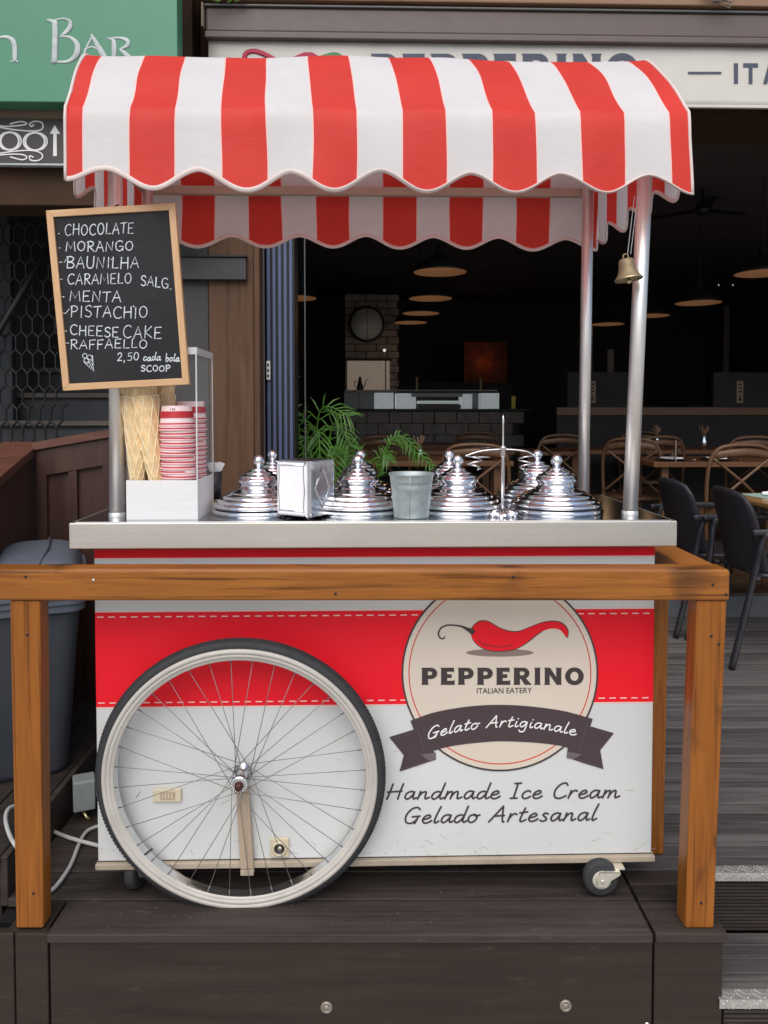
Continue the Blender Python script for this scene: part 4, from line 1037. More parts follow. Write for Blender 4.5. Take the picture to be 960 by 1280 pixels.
# strap from the hub down to the base
a0 = W(300.5, 985, 1.925); a1 = W(308.5, 1088, 1.925); hw = .0168
b = MB(); b.hexa([(a1.x - hw, 1.928, a1.z), (a1.x + hw, 1.928, a1.z), (a1.x + hw, 1.944, a1.z), (a1.x - hw, 1.944, a1.z), (a0.x - hw + .004, 1.928, a0.z), (a0.x + hw + .004, 1.928, a0.z), (a0.x + hw + .004, 1.944, a0.z), (a0.x - hw + .004, 1.944, a0.z)])
sp = b.build('wheel_strap', 'strap', cart, .003)
b = MB(); b.box(a1.x - hw * .12, a1.x + .0005, 1.9268, 1.929, a1.z + .003, a0.z - .01); b.build('strap_joint', 'base', sp)
b = MB(); b.box(a1.x - hw, a1.x + hw, 1.927, 1.946, a1.z - .016, a1.z - .001); b.build('strap_foot', 'base', sp, .002)

# ---- casters -------------------------------------------------
def caster(px, rz, contact=2.0, top=None):
    ZB = (top if top else globals()['ZB'])
    c = bpy.data.objects.new('caster', None); col.objects.link(c); c.parent = cart
    x = W(px, 1110, contact).x; c['_local'] = 1
    c.location = Vector((x, contact, 0)) - Vector(cart.location); c.rotation_euler = (0, 0, rz)
    r = .0455 if top else .051
    b = MB(); b.lathe([(.018, -.014), (r - .008, -.015), (r - .002, -.012), (r, -.004), (r, .004), (r - .002, .012), (r - .008, .015), (.018, .014)], (0, 0, r + .001), 36, 0, 'Y'); b.build('wheel', 'rubber', c)
    b = MB(); b.lathe([(0, -.017), (.008, -.017), (.010, -.0155), (.017, -.0165), (.024, -.0152)], (0, 0, r + .001), 28, 0, 'Y'); b.lathe([(.024, .0152), (.017, .0165), (0, .017)], (0, 0, r + .001), 28, 0, 'Y'); b.build('wheel_hub', 'zincplate', c)
    b = MB()
    for s_ in (-1, 1):
        y = s_ * .021
        b.prism([[(-.013, r - .013), (.010, r - .014), (.020, r + .002), (.044, ZB - .014), (.046, ZB - .006), (-.008, ZB - .006), (-.006, ZB - .012), (-.014, r + .004)]], y - .0015, y + .0015)
    b.box(-.008, .046, -.0225, .0225, ZB - .009, ZB - .006)
    b.lathe([(0, -.024), (.0055, -.024), (.006, -.0215)], (0, 0, r + .001), 6, 0, 'Y')
    b.build('fork', 'zincplate', c, .0012)
    b = MB(); b.box(-.02, .06, -.012, .033, ZB - .0055, ZB - .0015); b.build('mount_plate', 'zincplate', c)
caster(750, R(0), 1.928, zb0 + .0)
caster(172, R(80), 1.992)
caster(190, R(50), 2.40); caster(735, R(20), 2.40)

# ---- canopy poles -------------------------------------------------
def pole(pxb, pxt, Y, r, yt):
    xb = W(pxb, 640, Y).x; xt = W(pxt, yt, Y).x; zt = W(pxt, yt, Y).z
    k = (2.0 - ZC) / (zt - ZC); xt = xb + (xt - xb) * k
    b = MB(); b.tube([(xb, Y, ZC + .001), (xt, Y, 2.0)], r, 28)
    o = b.build('canopy_pole', 'pole', cart)
    b = MB(); b.lathe([(r + .0005, .012), (r + .002, .010), (r + .002, .0)], (xb, Y, ZC + .0013), 28); b.build('pole_collar', 'pole', o)
    return xb, xt
pole(146.3, 144, 2.0, .0188, 230); pole(787.5, 805.5, 2.0, .0192, 235)
pole(184, 184.5, 2.42, .0172, 240); pole(728.8, 735.0, 2.42, .0175, 250)
b = MB(); b.box(-.70, .73, 2.465, 2.49, 1.932, 1.958); b.box(-.70, .73, 1.905, 1.92, 1.932, 1.958)
b.box(-.70, -.68, 1.9205, 2.4645, 1.932, 1.958); b.box(.700, .720, 1.9205, 2.4645, 1.932, 1.958); b.build('canopy_frame', 'base', cart, .003)

# ---- striped canopy -------------------------------------------------
AY0, AY1 = 1.880, 2.515
PROF = [(AY0 + .004, 1.975), (AY0 + .024, 1.996), (1.938, 2.036), (1.99, 2.098), (2.045, 2.152), (2.10, 2.194), (2.15, 2.213), (2.2, 2.219), (2.26, 2.212), (2.33, 2.192), (2.39, 2.152), (2.445, 2.100), (2.485, 2.045), (AY1 - .008, 1.995), (AY1 - .002, 1.975)]
PR = cr(PROF, 4)
AX0, AX1 = W(82.5, 180, AY0).x, W(863, 180, AY0).x
PER = (W(755.5, 180, AY0 - .006).x - W(191.6, 180, AY0 - .006).x) / 5; CW = W(191.6, 180, AY0).x     # centre of the first full red stripe
def scal(u):      # 0 at red centres (lowest), 1 at white centres (highest)
    a = (u % 1.0); d = min(a, 1 - a) * 2
    return .12 * (1 - math.cos(PI / 2 * d)) + .88 * (0.5 - 0.5 * math.cos(PI * d))
def isred(x):
    u = ((x - CW) / PER) % 1.0
    return u < .25 or u > .75
bounds = []
k = -3
while CW + k * PER * .5 + PER * .25 < AX1:
    xx = CW + k * PER * .5 + PER * .25
    if xx > AX0: bounds.append(xx)
    k += 1
SW = .0016
cols = []   # (x, mat of the strip to the right)
edges = [AX0] + bounds + [AX1]
for i in range(len(edges) - 1):
    a, c = edges[i] + (SW if i else 0), edges[i + 1] - (SW if i < len(edges) - 2 else 0)
    n = 10; mm = 1 if isred((a + c) / 2) else 0
    for q in range(n): cols.append((a + (c - a) * q / n, mm))
    cols.append((c, 2))
ZL = 1.775; AMP = .046
def wob(x, y, z):
    return Vector((noise.noise(Vector((x * 7, y * 6, z * 6 + 3))) * .005, noise.noise(Vector((x * 6 + 9, y * 9, z * 5))) * .009, noise.noise(Vector((x * 5, y * 8 + 4, z * 7))) * .007))
def lean(y, z): return -.030 * (y - AY0) / .63 - .016 * max(0, z - 1.975) / .22
def bottom(x, front=True):
    u = (x - CW) / PER; s_ = scal(u)
    zl = ZL + (.030 * max(0, (-.62 - x)) / .14 if front else 0)
    return zl + AMP * s_ * (1 if front else .8)
b = MB(); NR = None
for x, mm in cols:
    colpts = []
    zb = bottom(x); tw = 0.004 * math.sin((x - CW) / PER * 2 * PI)
    for j in range(7): z = zb + (1.975 - zb) * j / 7; colpts.append((AY0 - .010 * (1 - j / 7) + tw * (1 - j / 7), z))
    colpts += PR
    zb2 = bottom(x, False)
    for j in range(1, 7): colpts.append((AY1 + .006 * j / 6, 1.975 + (zb2 - 1.975) * j / 6))
    NR = len(colpts)
    for y, z in colpts:
        # slack between the frame bars and a soft crease along the eaves bar
        sag = .004 * math.sin((x - AX0) / (AX1 - AX0) * PI * 3) * max(0, (z - 1.99) / .2)
        p = Vector((x + lean(y, z), y, z - sag)) + wob(x, y, z)
        b.v.append(tuple(p))
for i in range(len(cols) - 1):
    for j in range(NR - 1):
        b.f.append((i * NR + j, i * NR + j + 1, (i + 1) * NR + j + 1, (i + 1) * NR + j)); b.m.append(cols[i][1]); b.sm.append(True)
canopy = b.build('canopy', ['cloth_w', 'cloth_r', 'seam'], cart)
vb = b.v
# binding along both hems
for off, nm in ((0, 'front'), (NR - 1, 'back')):
    pts = [Vector(vb[i * NR + off]) + Vector((0, 0, .002)) for i in range(len(cols))]
    q = MB(); q.tube(pts, .0062, 8, flat=.42); q.build('hem_binding', 'piping', canopy)
# end panels: stripes across the depth, scalloped like the front
for side, X in ((-1, AX0), (1, AX1)):
    b = MB(); per = .168; ys = []; seg = [AY0 + .002]; yv = AY0 + .05
    while yv < AY1 - .01: seg.append(yv); yv += per * .5
    seg.append(AY1 - .002)
    rows = []
    for i in range(len(seg) - 1):
        a, c = seg[i] + (.001 if i else 0), seg[i + 1] - (.001 if i < len(seg) - 2 else 0)
        for q in range(6): rows.append((a + (c - a) * q / 6, i % 2 if side > 0 else i % 2))
        rows.append((c, 2))
    ptsb = []
    def topz(y):
        for (ya, za), (yb_, zb_) in zip(PR, PR[1:]):
            if ya <= y <= yb_: return za + (zb_ - za) * (y - ya) / max(1e-9, yb_ - ya)
        return 1.975
    for y, mm in rows:
        u = (y - AY0 - .05 - per * .25) / per
        zb = ZL + .012 + .045 * scal(u); zt = topz(y)
        for j in range(9):
            z = zb + (zt - zb) * j / 8
            flare = side * .010 * math.cos(2 * PI * u) * max(0, 1 - (z - zb) / .18)
            xx = X + side * .001 + lean(y, z) + flare - side * .004
            b.v.append((xx, y, z))
        ptsb.append(Vector(b.v[-9]))
    for i in range(len(rows) - 1):
        for j in range(8): b.f.append((i * 9 + j, i * 9 + j + 1, (i + 1) * 9 + j + 1, (i + 1) * 9 + j)); b.m.append(rows[i][1] if rows[i][1] == 2 else (1 - rows[i][1] if False else rows[i][1])); b.sm.append(True)
    ep = b.build('end_panel', ['cloth_r', 'cloth_w', 'seam'], canopy)
    q = MB(); q.tube(ptsb, .0055, 8, flat=.5); q.build('hem_binding', 'piping', ep)
    q = MB(); q.tube([Vector(vb[(0 if side < 0 else len(cols) - 1) * NR + j]) for j in range(NR)], .0040, 8); q.build('edge_binding', 'piping', ep)

# ================================================================== BELL
bp = W(786, 350, 1.955)
bell = thing('hand_bell', 'small worn brass bell hanging on bead chain by the right pole', 'bell', (bp.x, 1.955, bp.z))
b = MB(); b.lathe([(.0335, 0), (.0345, .002), (.0325, .005), (.0265, .013), (.0215, .024), (.0195, .038), (.0185, .048), (.0155, .053), (.006, .0555), (.0, .056)], (0, 0, 0), 36)
o = b.build('bell_body', 'brass', bell, solid=.0015); o.location = (0, 0, 0); o.rotation_euler = (R(-4), R(-7), 0)
b = MB(); b.lathe([(.0345, .0005), (.0355, .0025), (.0335, .0045)], (0, 0, 0), 36); q = b.build('rim_band', 'brassrim', o)
b = MB(); b.lathe([(0, -.010), (.005, -.008), (.007, -.003), (.005, .002), (.002, .004), (.002, .04)], (0, 0, 0), 14); b.build('clapper', 'brassrim', o)
b = MB(); b.tube([(.007 * math.cos(t_), 0, .060 + .007 * math.sin(t_)) for t_ in [k * PI / 8 for k in range(16)]], .0022, 6, closed=True); b.build('loop', 'brass', o)
b = MB()
for s_, xt in ((-1, .012), (1, .020)):
    for k in range(62):
        t_ = k / 61; c = Vector((s_ * .004 * (1 - t_) + xt * t_, 0, .066 + t_ * .145))
        b.lathe([(0, -.0016), (.0015, 0), (0, .0016)], c, 6)
o2 = b.build('bead_chain', 'chromedull', bell); o2.location = (0, 0, 0)

# ================================================================== CHALKBOARD
YK = 1.922
ca, cb_, cc, cd_ = [W(x, y, YK) for x, y in ((57, 263), (218.5, 253.5), (236.5, 480.5), (78.5, 488.5))]
kb = thing('chalkboard', 'oak framed chalkboard listing ice cream flavours on the left pole', 'chalkboard', ((cc.x + cd_.x) / 2, YK, cc.z))
def inner(t):
    cen = (ca + cb_ + cc + cd_) / 4
    out_ = []
    P = [ca, cb_, cc, cd_]
    for i in range(4):
        a, p, n_ = P[i - 1], P[i], P[(i + 1) % 4]
        out_.append(p + ((n_ - p).normalized() + (a - p).normalized()) * t)
    return out_
I_ = inner(.0165); O_ = [ca, cb_, cc, cd_]
for i, nm in enumerate(('X', 'Z', 'X', 'Z')):
    j = (i + 1) % 4; a, c, d, e = O_[i], O_[j], I_[j], I_[i]
    g_ = .0003
    b = MB(); f = [Vector((p.x, YK, p.z)) for p in (a, c, d, e)]; bk = [p + Vector((0, .016, 0)) for p in f]
    b.add(f + bk, [(0, 1, 2, 3), (7, 6, 5, 4), (0, 4, 5, 1), (1, 5, 6, 2), (2, 6, 7, 3), (3, 7, 4, 0)])
    b.build('frame_bar', 'oak' if nm == 'X' else 'oakz', kb, .0012)
b = MB(); f = [Vector((p.x, YK + .006, p.z)) for p in inner(.015)]; bk = [p + Vector((0, .007, 0)) for p in f]
b.add(f + bk, [(0, 1, 2, 3), (7, 6, 5, 4), (0, 4, 5, 1), (1, 5, 6, 2), (2, 6, 7, 3), (3, 7, 4, 0)])
slate = b.build('slate', 'slate', kb)
kc = lambda x, y: (W(40 + x / 4.571, 240 + y / 4.571, YK + .006).x, W(40 + x / 4.571, 240 + y / 4.571, YK + .006).z)
class Scale4:
    pass
def cw(text, x0, y0, x1, y1, h, font=UP, r=.00135):
    b = MB(); word(b, text, font, (x0, y0), (x1, y1), h, kc, r, YK + .0056, .04, None, 0, .05, .10); b.build('chalk_word', 'chalk', slate)
cw('CHOCOLATE', 186, 250, 582, 236, 64)
cw('MORANGO', 192, 340, 580, 336, 56)
cw('BAUNILHA', 196, 438, 612, 436, 66)
cw('CARAMELO', 202, 530, 570, 524, 60); cw('SALG.', 620, 532, 800, 556, 56)
cw('MENTA', 214, 624, 510, 630, 60)
cw('PISTACHIO', 218, 716, 662, 722, 66)
cw('CHEESE', 216, 814, 496, 834, 58); cw('CAKE', 518, 836, 742, 836, 70)
cw('RAFFAELLO', 218, 900, 660, 892, 52)
cw('2,50', 486, 968, 612, 962, 46, r=.0011)
LOW = dict(LO); cw('cada', 636, 966, 736, 962, 44, LOW); cw('bola', 764, 970, 842, 968, 44, LOW)
cw('SCOOP', 622, 1026, 790, 1024, 34)
b = MB(); yy = YK + .0056
for x, y in ((152, 238), (156, 320)): b.stroke([kc(x, y), kc(x + 3, y)], .0013, yy)
for x, y in ((156, 402), (156, 500), (168, 600), (178, 694), (182, 796), (196, 864)): b.stroke([kc(x, y), kc(x + 16, y - 1)], .0010, yy)
b.stroke([kc(184, 404), kc(196, 384)], .0008, yy); b.stroke([kc(196, 690), kc(214, 668)], .0008, yy)
b.stroke([kc(382, 282), kc(388, 290)], .0009, yy); b.stroke([kc(452, 384), kc(455, 388)], .0010, yy); b.stroke([kc(580, 650), kc(582, 658)], .0011, yy)
b.build('chalk_bullet', 'chalk', slate)
b = MB()
kel = lambda cx, cy, rx, ry: [kc(cx + rx * math.cos(2 * PI * k / 14), cy + ry * math.sin(2 * PI * k / 14)) for k in range(15)]
b.stroke(kel(302, 936, 13, 13), .0009, yy); b.stroke(kel(330, 946, 15, 14), .0009, yy - .0001); b.stroke(kel(312, 962, 15, 12), .0009, yy - .0002)
b.stroke([kc(298, 972), kc(354, 1026), kc(346, 936)], .0010, yy - .0003)
for t_ in (.25, .5, .72): b.stroke([kc(298 + 56 * t_, 972 + 54 * t_), kc(346 + 4 * t_, 950 + 40 * t_)], .0006, yy - .0004)
b.stroke([kc(322, 966), kc(352, 1016)], .0006, yy - .0005)
b.build('chalk_drawing', 'chalk', slate)
b = MB(); hx = W(146, 256, 1.97).x; hz = W(146, 256, 1.97).z
b.tube([(hx, 1.934, hz - .03), (hx, 1.95, hz - .01), (hx, 1.984, hz + .004)], .002, 6); b.build('hook', 'iron', kb)
# ================================================================== COUNTER THINGS
ZS = ZC + .0012
# ---- acrylic dispenser
ax0, ax1 = W(157.5, 600, 1.94).x, W(247, 600, 1.94).x; ay0, ay1 = 1.94, 2.145
aztop = W(247, 434, 1.94).z; azl = W(247, 600.5, 1.94).z
bx = thing('acrylic_dispenser', 'clear acrylic box with frosted low front holding cones and paper cups', 'dispenser', ((ax0 + ax1) / 2, 2.04, ZS))
t = .003
MB().box(ax0, ax1, ay0, ay0 + t, ZS, azl).build('front_wall', 'frost', bx, .0006)
MB().box(ax1 - t, ax1, ay0 + t + .0005, ay1, ZS, azl).build('low_side_wall', 'frost', bx)
MB().box(ax0, ax0 + t, ay0 + t + .0005, ay1, ZS, azl).build('low_side_wall', 'frost', bx)
MB().box(ax0 + t, ax1 - t, ay0 + t, ay1, ZS, ZS + .003).build('base_plate', 'frost', bx)
MB().box(ax1 - t, ax1, ay0 + .001, ay1, azl + .0005, aztop - .018).build('side_pane', 'acrylic', bx)
MB().box(ax0, ax0 + t, ay0 + .001, ay1, azl + .0005, aztop - .018).build('side_pane', 'acrylic', bx)
MB().box(ax0 + t, ax1 - t, ay1 - t, ay1, azl, aztop - .018).build('back_pane', 'acrylic', bx)
MB().box(ax1 - t, ax1 + .0004, ay0 - .0004, ay0 + .002, azl, aztop - .018).build('edge_strip', 'acrylicedge', bx)
MB().box(ax1 - t, ax1 + .0004, ay1 - .001, ay1 + .001, azl, aztop - .018).build('edge_strip', 'acrylicedge', bx)
b = MB(); b.box(ax0, ax1 + .001, ay0, ay0 + t, aztop - .0175, aztop); b.box(ax1 - t + .0005, ax1 + .001, ay0 + t, ay1, aztop - .0175, aztop)
b.box(ax0, ax0 + t, ay0 + t, ay1, aztop - .0175, aztop); b.build('top_band', 'acrylicedge', bx)

# ---- waffle cones
def cone_mesh(name):
    t = thing(name, '', 'ice cream cone', (0, 0, 0), 'waffle cones in the acrylic box', True)
    H, r0, r1 = .255, .0125, .0375
    b = MB(); prof = [(0.001, -.004), (r0, 0)] + [(r0 + (r1 - r0) * (k / 12) ** .9, H * k / 12) for k in range(1, 13)] + [(r1 - .002, H), (r1 - .008, H - .05), (.003, .06)]
    b.lathe(prof, (0, 0, 0), 28); b.build('shell', 'waffle', t)
    b = MB()
    for s_ in (-1, 1):
        for k in range(9):
            pts = []
            for q in range(26):
                z = H * (.12 + .88 * q / 25); rr = r0 + (r1 - r0) * (z / H) ** .9
                a = s_ * (2.1 * math.log(1 + 3 * z / H)) + 2 * PI * k / 9
                pts.append((rr * math.cos(a), rr * math.sin(a), z))
            b.tube(pts, .0017, 5)
    b.tube([(r1 * math.cos(2 * PI * k / 24), r1 * math.sin(2 * PI * k / 24), H) for k in range(24)], .0018, 6, closed=True)
    b.build('waffle_ridges', 'waffleridge', t)
    return t
cn = cone_mesh('waffle_cone')
spots = [((172, 600, 1.998), (-1, -2), 'leftmost waffle cone beside the left front pole'),
         ((198, 600, 1.992), (-8, 1), 'front waffle cone leaning left in the middle of the cone pile'),
         ((186, 598, 2.05), (2, 2), 'waffle cone standing behind the two front cones'),
         ((201, 600, 2.06), (1, 4), 'waffle cone touching the stack of paper cups'),
         ((169, 600, 2.08), (0, -6), 'rearmost waffle cone against the left side of the box')]
for i, ((px, py, Y), (lx, ly), lab) in enumerate(spots):
    c = cn if i == 0 else dup(cn)
    p = W(px, py, Y); c['label'] = lab
    c.location = (p.x, Y, ZS + .055 + .002 * i)
    c.rotation_mode = 'ZXY'; c.rotation_euler = (R(ly * .6 - 1), R(lx), i * .7)
    c2 = dup(c); c2['label'] = 'second cone nested on top of the ' + lab.replace('waffle cone', 'cone').split(' beside')[0].split(' leaning')[0].split(' standing')[0].split(' touching')[0].split(' against')[0] + (' by the pole' if i == 0 else ' in the middle' if i == 1 else ' behind the front ones' if i == 2 else ' next to the cups' if i == 3 else ' of the box')
    d = Matrix.Rotation(0, 3, 'X'); ax = c.rotation_euler.to_matrix() @ Vector((0, 0, 1))
    c2.location = Vector(c.location) + ax * .055; c2.rotation_euler.z += .3

# ---- paper cups, bottoms up, two stacks
ct_ = thing('paper_cup', 'lowest paper cup of the front stack in the acrylic box', 'paper cup', (0, 0, 0), 'paper cups stacked in the acrylic box', True)
b = MB(); b.lathe([(0, .0470), (.0285, .0475), (.030, .0495), (.0305, .0480), (.0345, .006), (.0350, 0)], (0, 0, 0), 32, mis=[1, 1, 1, 1, 0]); b.build('cup_wall', ['cupwhite', 'cuppaper'], ct_)
b = MB(); b.lathe([(.0352, .0038), (.0362, .0022), (.0362, .0004), (.0352, -.0004)], (0, 0, 0), 32); b.build('rim_roll', 'cupwhite', ct_)
b = MB(); b.lathe([(.03475, .0075), (.0351, .0042)], (0, 0, 0), 32); b.build('red_line', 'cupred', ct_)
first = True
for sidx, (px, Y, n, ztop) in enumerate(((224, 1.990, 16, 508), (238, 2.09, 17, 502))):
    xx = W(px, 600, Y).x
    for k in range(n):
        if first: c = ct_; first = False
        else: c = dup(ct_)
        zz_ = ZS + .052 + k * .0122
        c.location = (xx + random.uniform(-.0015, .0015) + .0006 * k * (0 if sidx else -1) * .5, Y + random.uniform(-.001, .001), zz_)
        c.rotation_euler = (random.uniform(-.015, .015), random.uniform(-.02, .02), k); c.scale = (1.24, 1.24, 1.05)
        sn = 'front' if sidx == 0 else 'rear'
        pos = 'topmost' if k == n - 1 else 'lowest' if k == 0 else None
        ORD = ['', 'second', 'third', 'fourth', 'fifth', 'sixth', 'seventh', 'eighth', 'ninth']
        if not pos: pos = ORD[k] + ' lowest' if k < n / 2 else ORD[n - 1 - k] + ' highest'
        c['label'] = '%s red and white paper cup of the %s stack in the acrylic box' % (pos, sn)
    if sidx == 0 or True:
        pass
    c2 = MB(); c2.lathe([(.0323, .036), (.0339, .020)], (0, 0, 0), 32); q = c2.build('red_band', 'cupred', c); q.location = (0, 0, .0) ; q.scale = (1.012, 1.012, 1)
    p_ = MB()
    if sidx == 0:
        cxx = 0
        for k_, ch in enumerate('150'):
            UPd = {'1': (.3, [[(.05, .8), (.2, 1), (.2, 0)]]), '5': UP['5'], '0': UP['0']}
            for s_ in UPd[ch][1]:
                pts = []
                for u, v in s_:
                    a = -PI / 2 + (-.18 + (k_ * .75 + u) * .0034 / .0315 * 1.4)
                    pts.append(Vector((.0318 * math.cos(a), .0318 * math.sin(a), .0385 + v * .0045)))
                p_.tube(pts, .0004, 4)
        q = p_.build('print', 'ink', c); q.rotation_euler = (0, 0, -(n - 1))
MB().box(ax0 + .06, ax1 - .004, ay0 + .004, ay1 - .005, ZS + .0035, ZS + .0505).build('cup_shelf', 'frost', bx)

# ---- spoon cup and yellow pack behind the box
sp_ = W(268, 600, 2.22)
t = thing('spoon_cup', 'dark cup of pale plastic scoops behind the acrylic box', 'cup', (sp_.x, 2.22, ZS), local=True)
MB().lathe([(0, 0.002), (.016, .002), (.0165, 0), (.0225, .10), (.021, .10), (.015, .006)], (0, 0, 0), 24).build('cup', 'blackplastic', t)
for dx_, a in ((.004, .18), (-.006, -.05), (0, .1)):
    b = MB(); b.tube([(dx_, 0, .03), (dx_ + a * .05, 0, .10), (dx_ + a * .10, -.002, .125)], [.004, .006, .010], 10, flat=.35); b.build('scoop', 'frost', t)
t = thing('yellow_packet', 'small yellow packet lying between acrylic box and first pot lid', 'packet', (W(270, 610, 2.2).x + .02, 2.17, ZS), local=True)
b = MB(); b.box(-.028, .02, -.02, .02, 0, .018); b.build('packet', 'yellow', t, .006, 3)
b = MB(); b.box(-.02, .03, .002, .03, .0185, .024); b.build('fold', 'chromedull', t, .002)

# ---- domed pot lids
ld = thing('pot_lid', '', 'lid', (0, 0, 0), 'domed chrome ice cream pot lids', True)
b = MB(); b.lathe([(.1225, 0), (.1245, .003), (.1245, .010), (.122, .013), (.114, .0135)], (0, 0, 0), 72); b.build('collar', 'chrome', ld)
b = MB(); b.lathe([(.1145, .0125), (.1145, .0185)], (0, 0, 0), 72); b.build('gap_strip', 'blackplastic', ld)  # black ring stands in for the shaded gap under the dome
prof = [(.1175, .0175), (.1215, .0185), (.1225, .0215), (.1215, .0255), (.1165, .0290), (.1110, .0305), (.1095, .0335), (.1085, .0365), (.1035, .0395), (.0965, .0415), (.0950, .0445), (.0930, .0475), (.0860, .0510), (.0780, .0535), (.0765, .0560), (.0700, .0590), (.0600, .0625), (.0540, .0665), (.0505, .0720), (.0500, .0765), (.0525, .0790), (.0555, .0830), (.0565, .0870), (.0550, .0910), (.0515, .0945), (.0500, .0965), (.0500, .0985), (.0470, .1010), (.0410, .1035), (.0385, .1050), (.0380, .1070), (.0350, .1095), (.0280, .1130), (.0240, .1150), (.0230, .1170), (.0180, .1200), (.0110, .1220), (.0085, .1250)]
b = MB(); b.lathe(cr(prof, 3), (0, 0, 0), 80)
kp = [(.0085, .1250)] + [(.0165 * math.cos(a), .1395 + .0165 * math.sin(a)) for a in [-1.05 + k * (PI / 2 + 1.05) / 14 for k in range(15)]]
b.build('dome', 'chrome', ld)
b = MB(); b.lathe(kp, (0, 0, 0), 36); b.build('knob', 'chrome', ld)
LX = (-.283, -.016, .254, .524)
labs = ['front chrome pot lid beside the napkin dispenser', 'front chrome pot lid left of the zinc bucket', 'front chrome pot lid right of the zinc bucket', 'front chrome pot lid at the right end, by the front pole',
        'rear chrome pot lid peeping behind the lid by the dispenser', 'rear chrome pot lid hidden behind the lid left of the bucket', 'rear chrome pot lid behind the one right of the bucket', 'rear chrome pot lid behind the right end lid, near rear pole']
for i in range(8):
    c = ld if i == 0 else dup(ld)
    c.location = (LX[i % 4] + (.006 if i >= 4 else 0), 2.075 if i < 4 else 2.335, ZS); c.rotation_euler = (0, 0, i * .9); c['label'] = labs[i]

# ---- napkin dispenser
p = W(383, 640, 1.935)
nd = thing('napkin_dispenser', 'chrome napkin dispenser full of white napkins on the counter', 'napkin dispenser', (p.x - .005, 1.985, ZS), local=True, rz=R(-33))
w2, d2, h2 = .052, .055, .149
b = MB(); b.box(-w2, w2, -d2 + .006, d2, .006, h2); nb = b.build('case', 'chromedull', nd, .004, 3)
b = MB(); b.box(-w2 + .004, w2 - .006, -d2 - .005, -d2 + .007, .010, h2 - .006); b.build('napkin_stack', 'napkin', nd, .006, 3)
b = MB()
for s_ in (-1, 1):
    pts = [(s_ * (w2 - .001), h2 - .002), (s_ * (w2 - .012), h2 - .010), (s_ * (w2 - .013), .07 + .035), (s_ * (w2 - .011), .075), (s_ * (w2 - .013), .045), (s_ * (w2 - .012), .020), (s_ * (w2 - .001), .008)]
    b.tube([(x, -d2 - .004, z) for x, z in cr(pts, 4)], .0022, 8)
b.tube([(-w2 + .012, -d2 - .004, h2 - .012), (w2 - .012, -d2 - .004, h2 - .012)], .002, 8); b.tube([(-w2 + .012, -d2 - .004, .022), (w2 - .012, -d2 - .004, .022)], .002, 8)
b.build('face_frame', 'chromedull', nd)
b = MB(); b.box(w2 + .0004, w2 + .003, -d2 + .005, -d2 + .012, .008, h2 - .002); b.build('side_flange', 'chrome', nd)
b = MB(); zc = .078
P = [(w2 + .0012, -.0, zc + .052), (w2 + .0012, -.030, zc), (w2 + .0012, 0, zc - .052), (w2 + .0012, .030, zc)]
b.tube(P, .0011, 6, closed=True); b.build('embossed_diamond', 'chrome', nb)
b = MB()
for sx in (-1, 1):
    for sy in (-1, 1): b.lathe([(0, 0), (.006, 0), (.006, .0065), (0, .0065)], (sx * .04, sy * .042, -.0002), 12)
b.build('feet', 'blackplastic', nd)

# ---- zinc bucket
p = W(514.5, 640, 1.965)
bk = thing('zinc_bucket', 'small galvanised zinc bucket standing on the counter', 'bucket', (p.x, 1.975, ZS), local=True)
b = MB(); b.lathe([(0, .003), (.044, .003), (.0455, 0), (.0465, .002), (.0455, .005), (.0472, .018), (.0505, .055), (.0515, .072), (.0525, .074), (.0522, .076), (.0532, .080), (.0528, .082), (.0538, .092), (.0545, .094), (.0545, .096), (.0568, .108), (.0585, .110), (.0590, .112), (.0585, .1145), (.0565, .113), (.050, .06), (.044, .005)], (0, 0, 0), 56)
b.build('pail', 'zinc', bk)
b = MB(); b.tube([(-.007, -.0455, .004), (-.007, -.0505, .055), (-.007, -.0572, .109)], .0009, 6); b.build('seam', 'zinc', bk)

# ---- cone holder stand
p = W(627, 648, 2.0); S = FPX / 2.0
hs_ = thing('cone_stand', 'slim chrome stand with curled wire arms between the two right lids', 'stand', (p.x, 1.985, ZS), local=True)
b = MB()
for k in range(12):
    a = 2 * PI * k / 12
    b.tube([(.006 * math.cos(a), .006 * math.sin(a), .018), (.022 * math.cos(a), .022 * math.sin(a), .010), (.038 * math.cos(a), .038 * math.sin(a), .0035)], [.004, .0055, .0065], 8, flat=.5)
b.lathe([(.0, .022), (.006, .022), (.009, .016), (.03, .006), (.034, .0), (0, 0)], (0, 0, 0), 24)
b.build('petal_foot', 'chrome', hs_)
zt = (648 - 520) / 484
b = MB(); b.tube([(0, 0, .015), (0, 0, .165), (0, 0, .17), (0, 0, zt - .03), (0, 0, zt - .012), (0, 0, zt)], [.0045, .0038, .0028, .0026, .0034, .0008], 12)
b.lathe([(.004, .155), (.0062, .158), (.0062, .172), (.0085, .176), (.0085, .181), (.004, .184)], (0, 0, 0), 18); b.build('rod', 'chromedull', hs_)
b = MB()
for s_ in (-1, 1):
    L = .095 if s_ < 0 else .080
    pts = [(0, 0, .174), (s_ * .03, 0, .173), (s_ * .065, 0, .168), (s_ * L, 0, .158)]
    # three-turn loose spiral closing downwards
    cxx = s_ * (L - .02); 
    for k in range(26):
        a = (0 if s_ > 0 else PI) + s_ * k * .42; r_ = .022 * (1 - k * .012)
        pts.append((cxx + r_ * math.cos(a), -.001 + r_ * math.sin(a), .158 - k * .0014))
    b.tube(cr(pts, 2), .0022, 8)
b.build('wire_arms', 'chromedull', hs_)

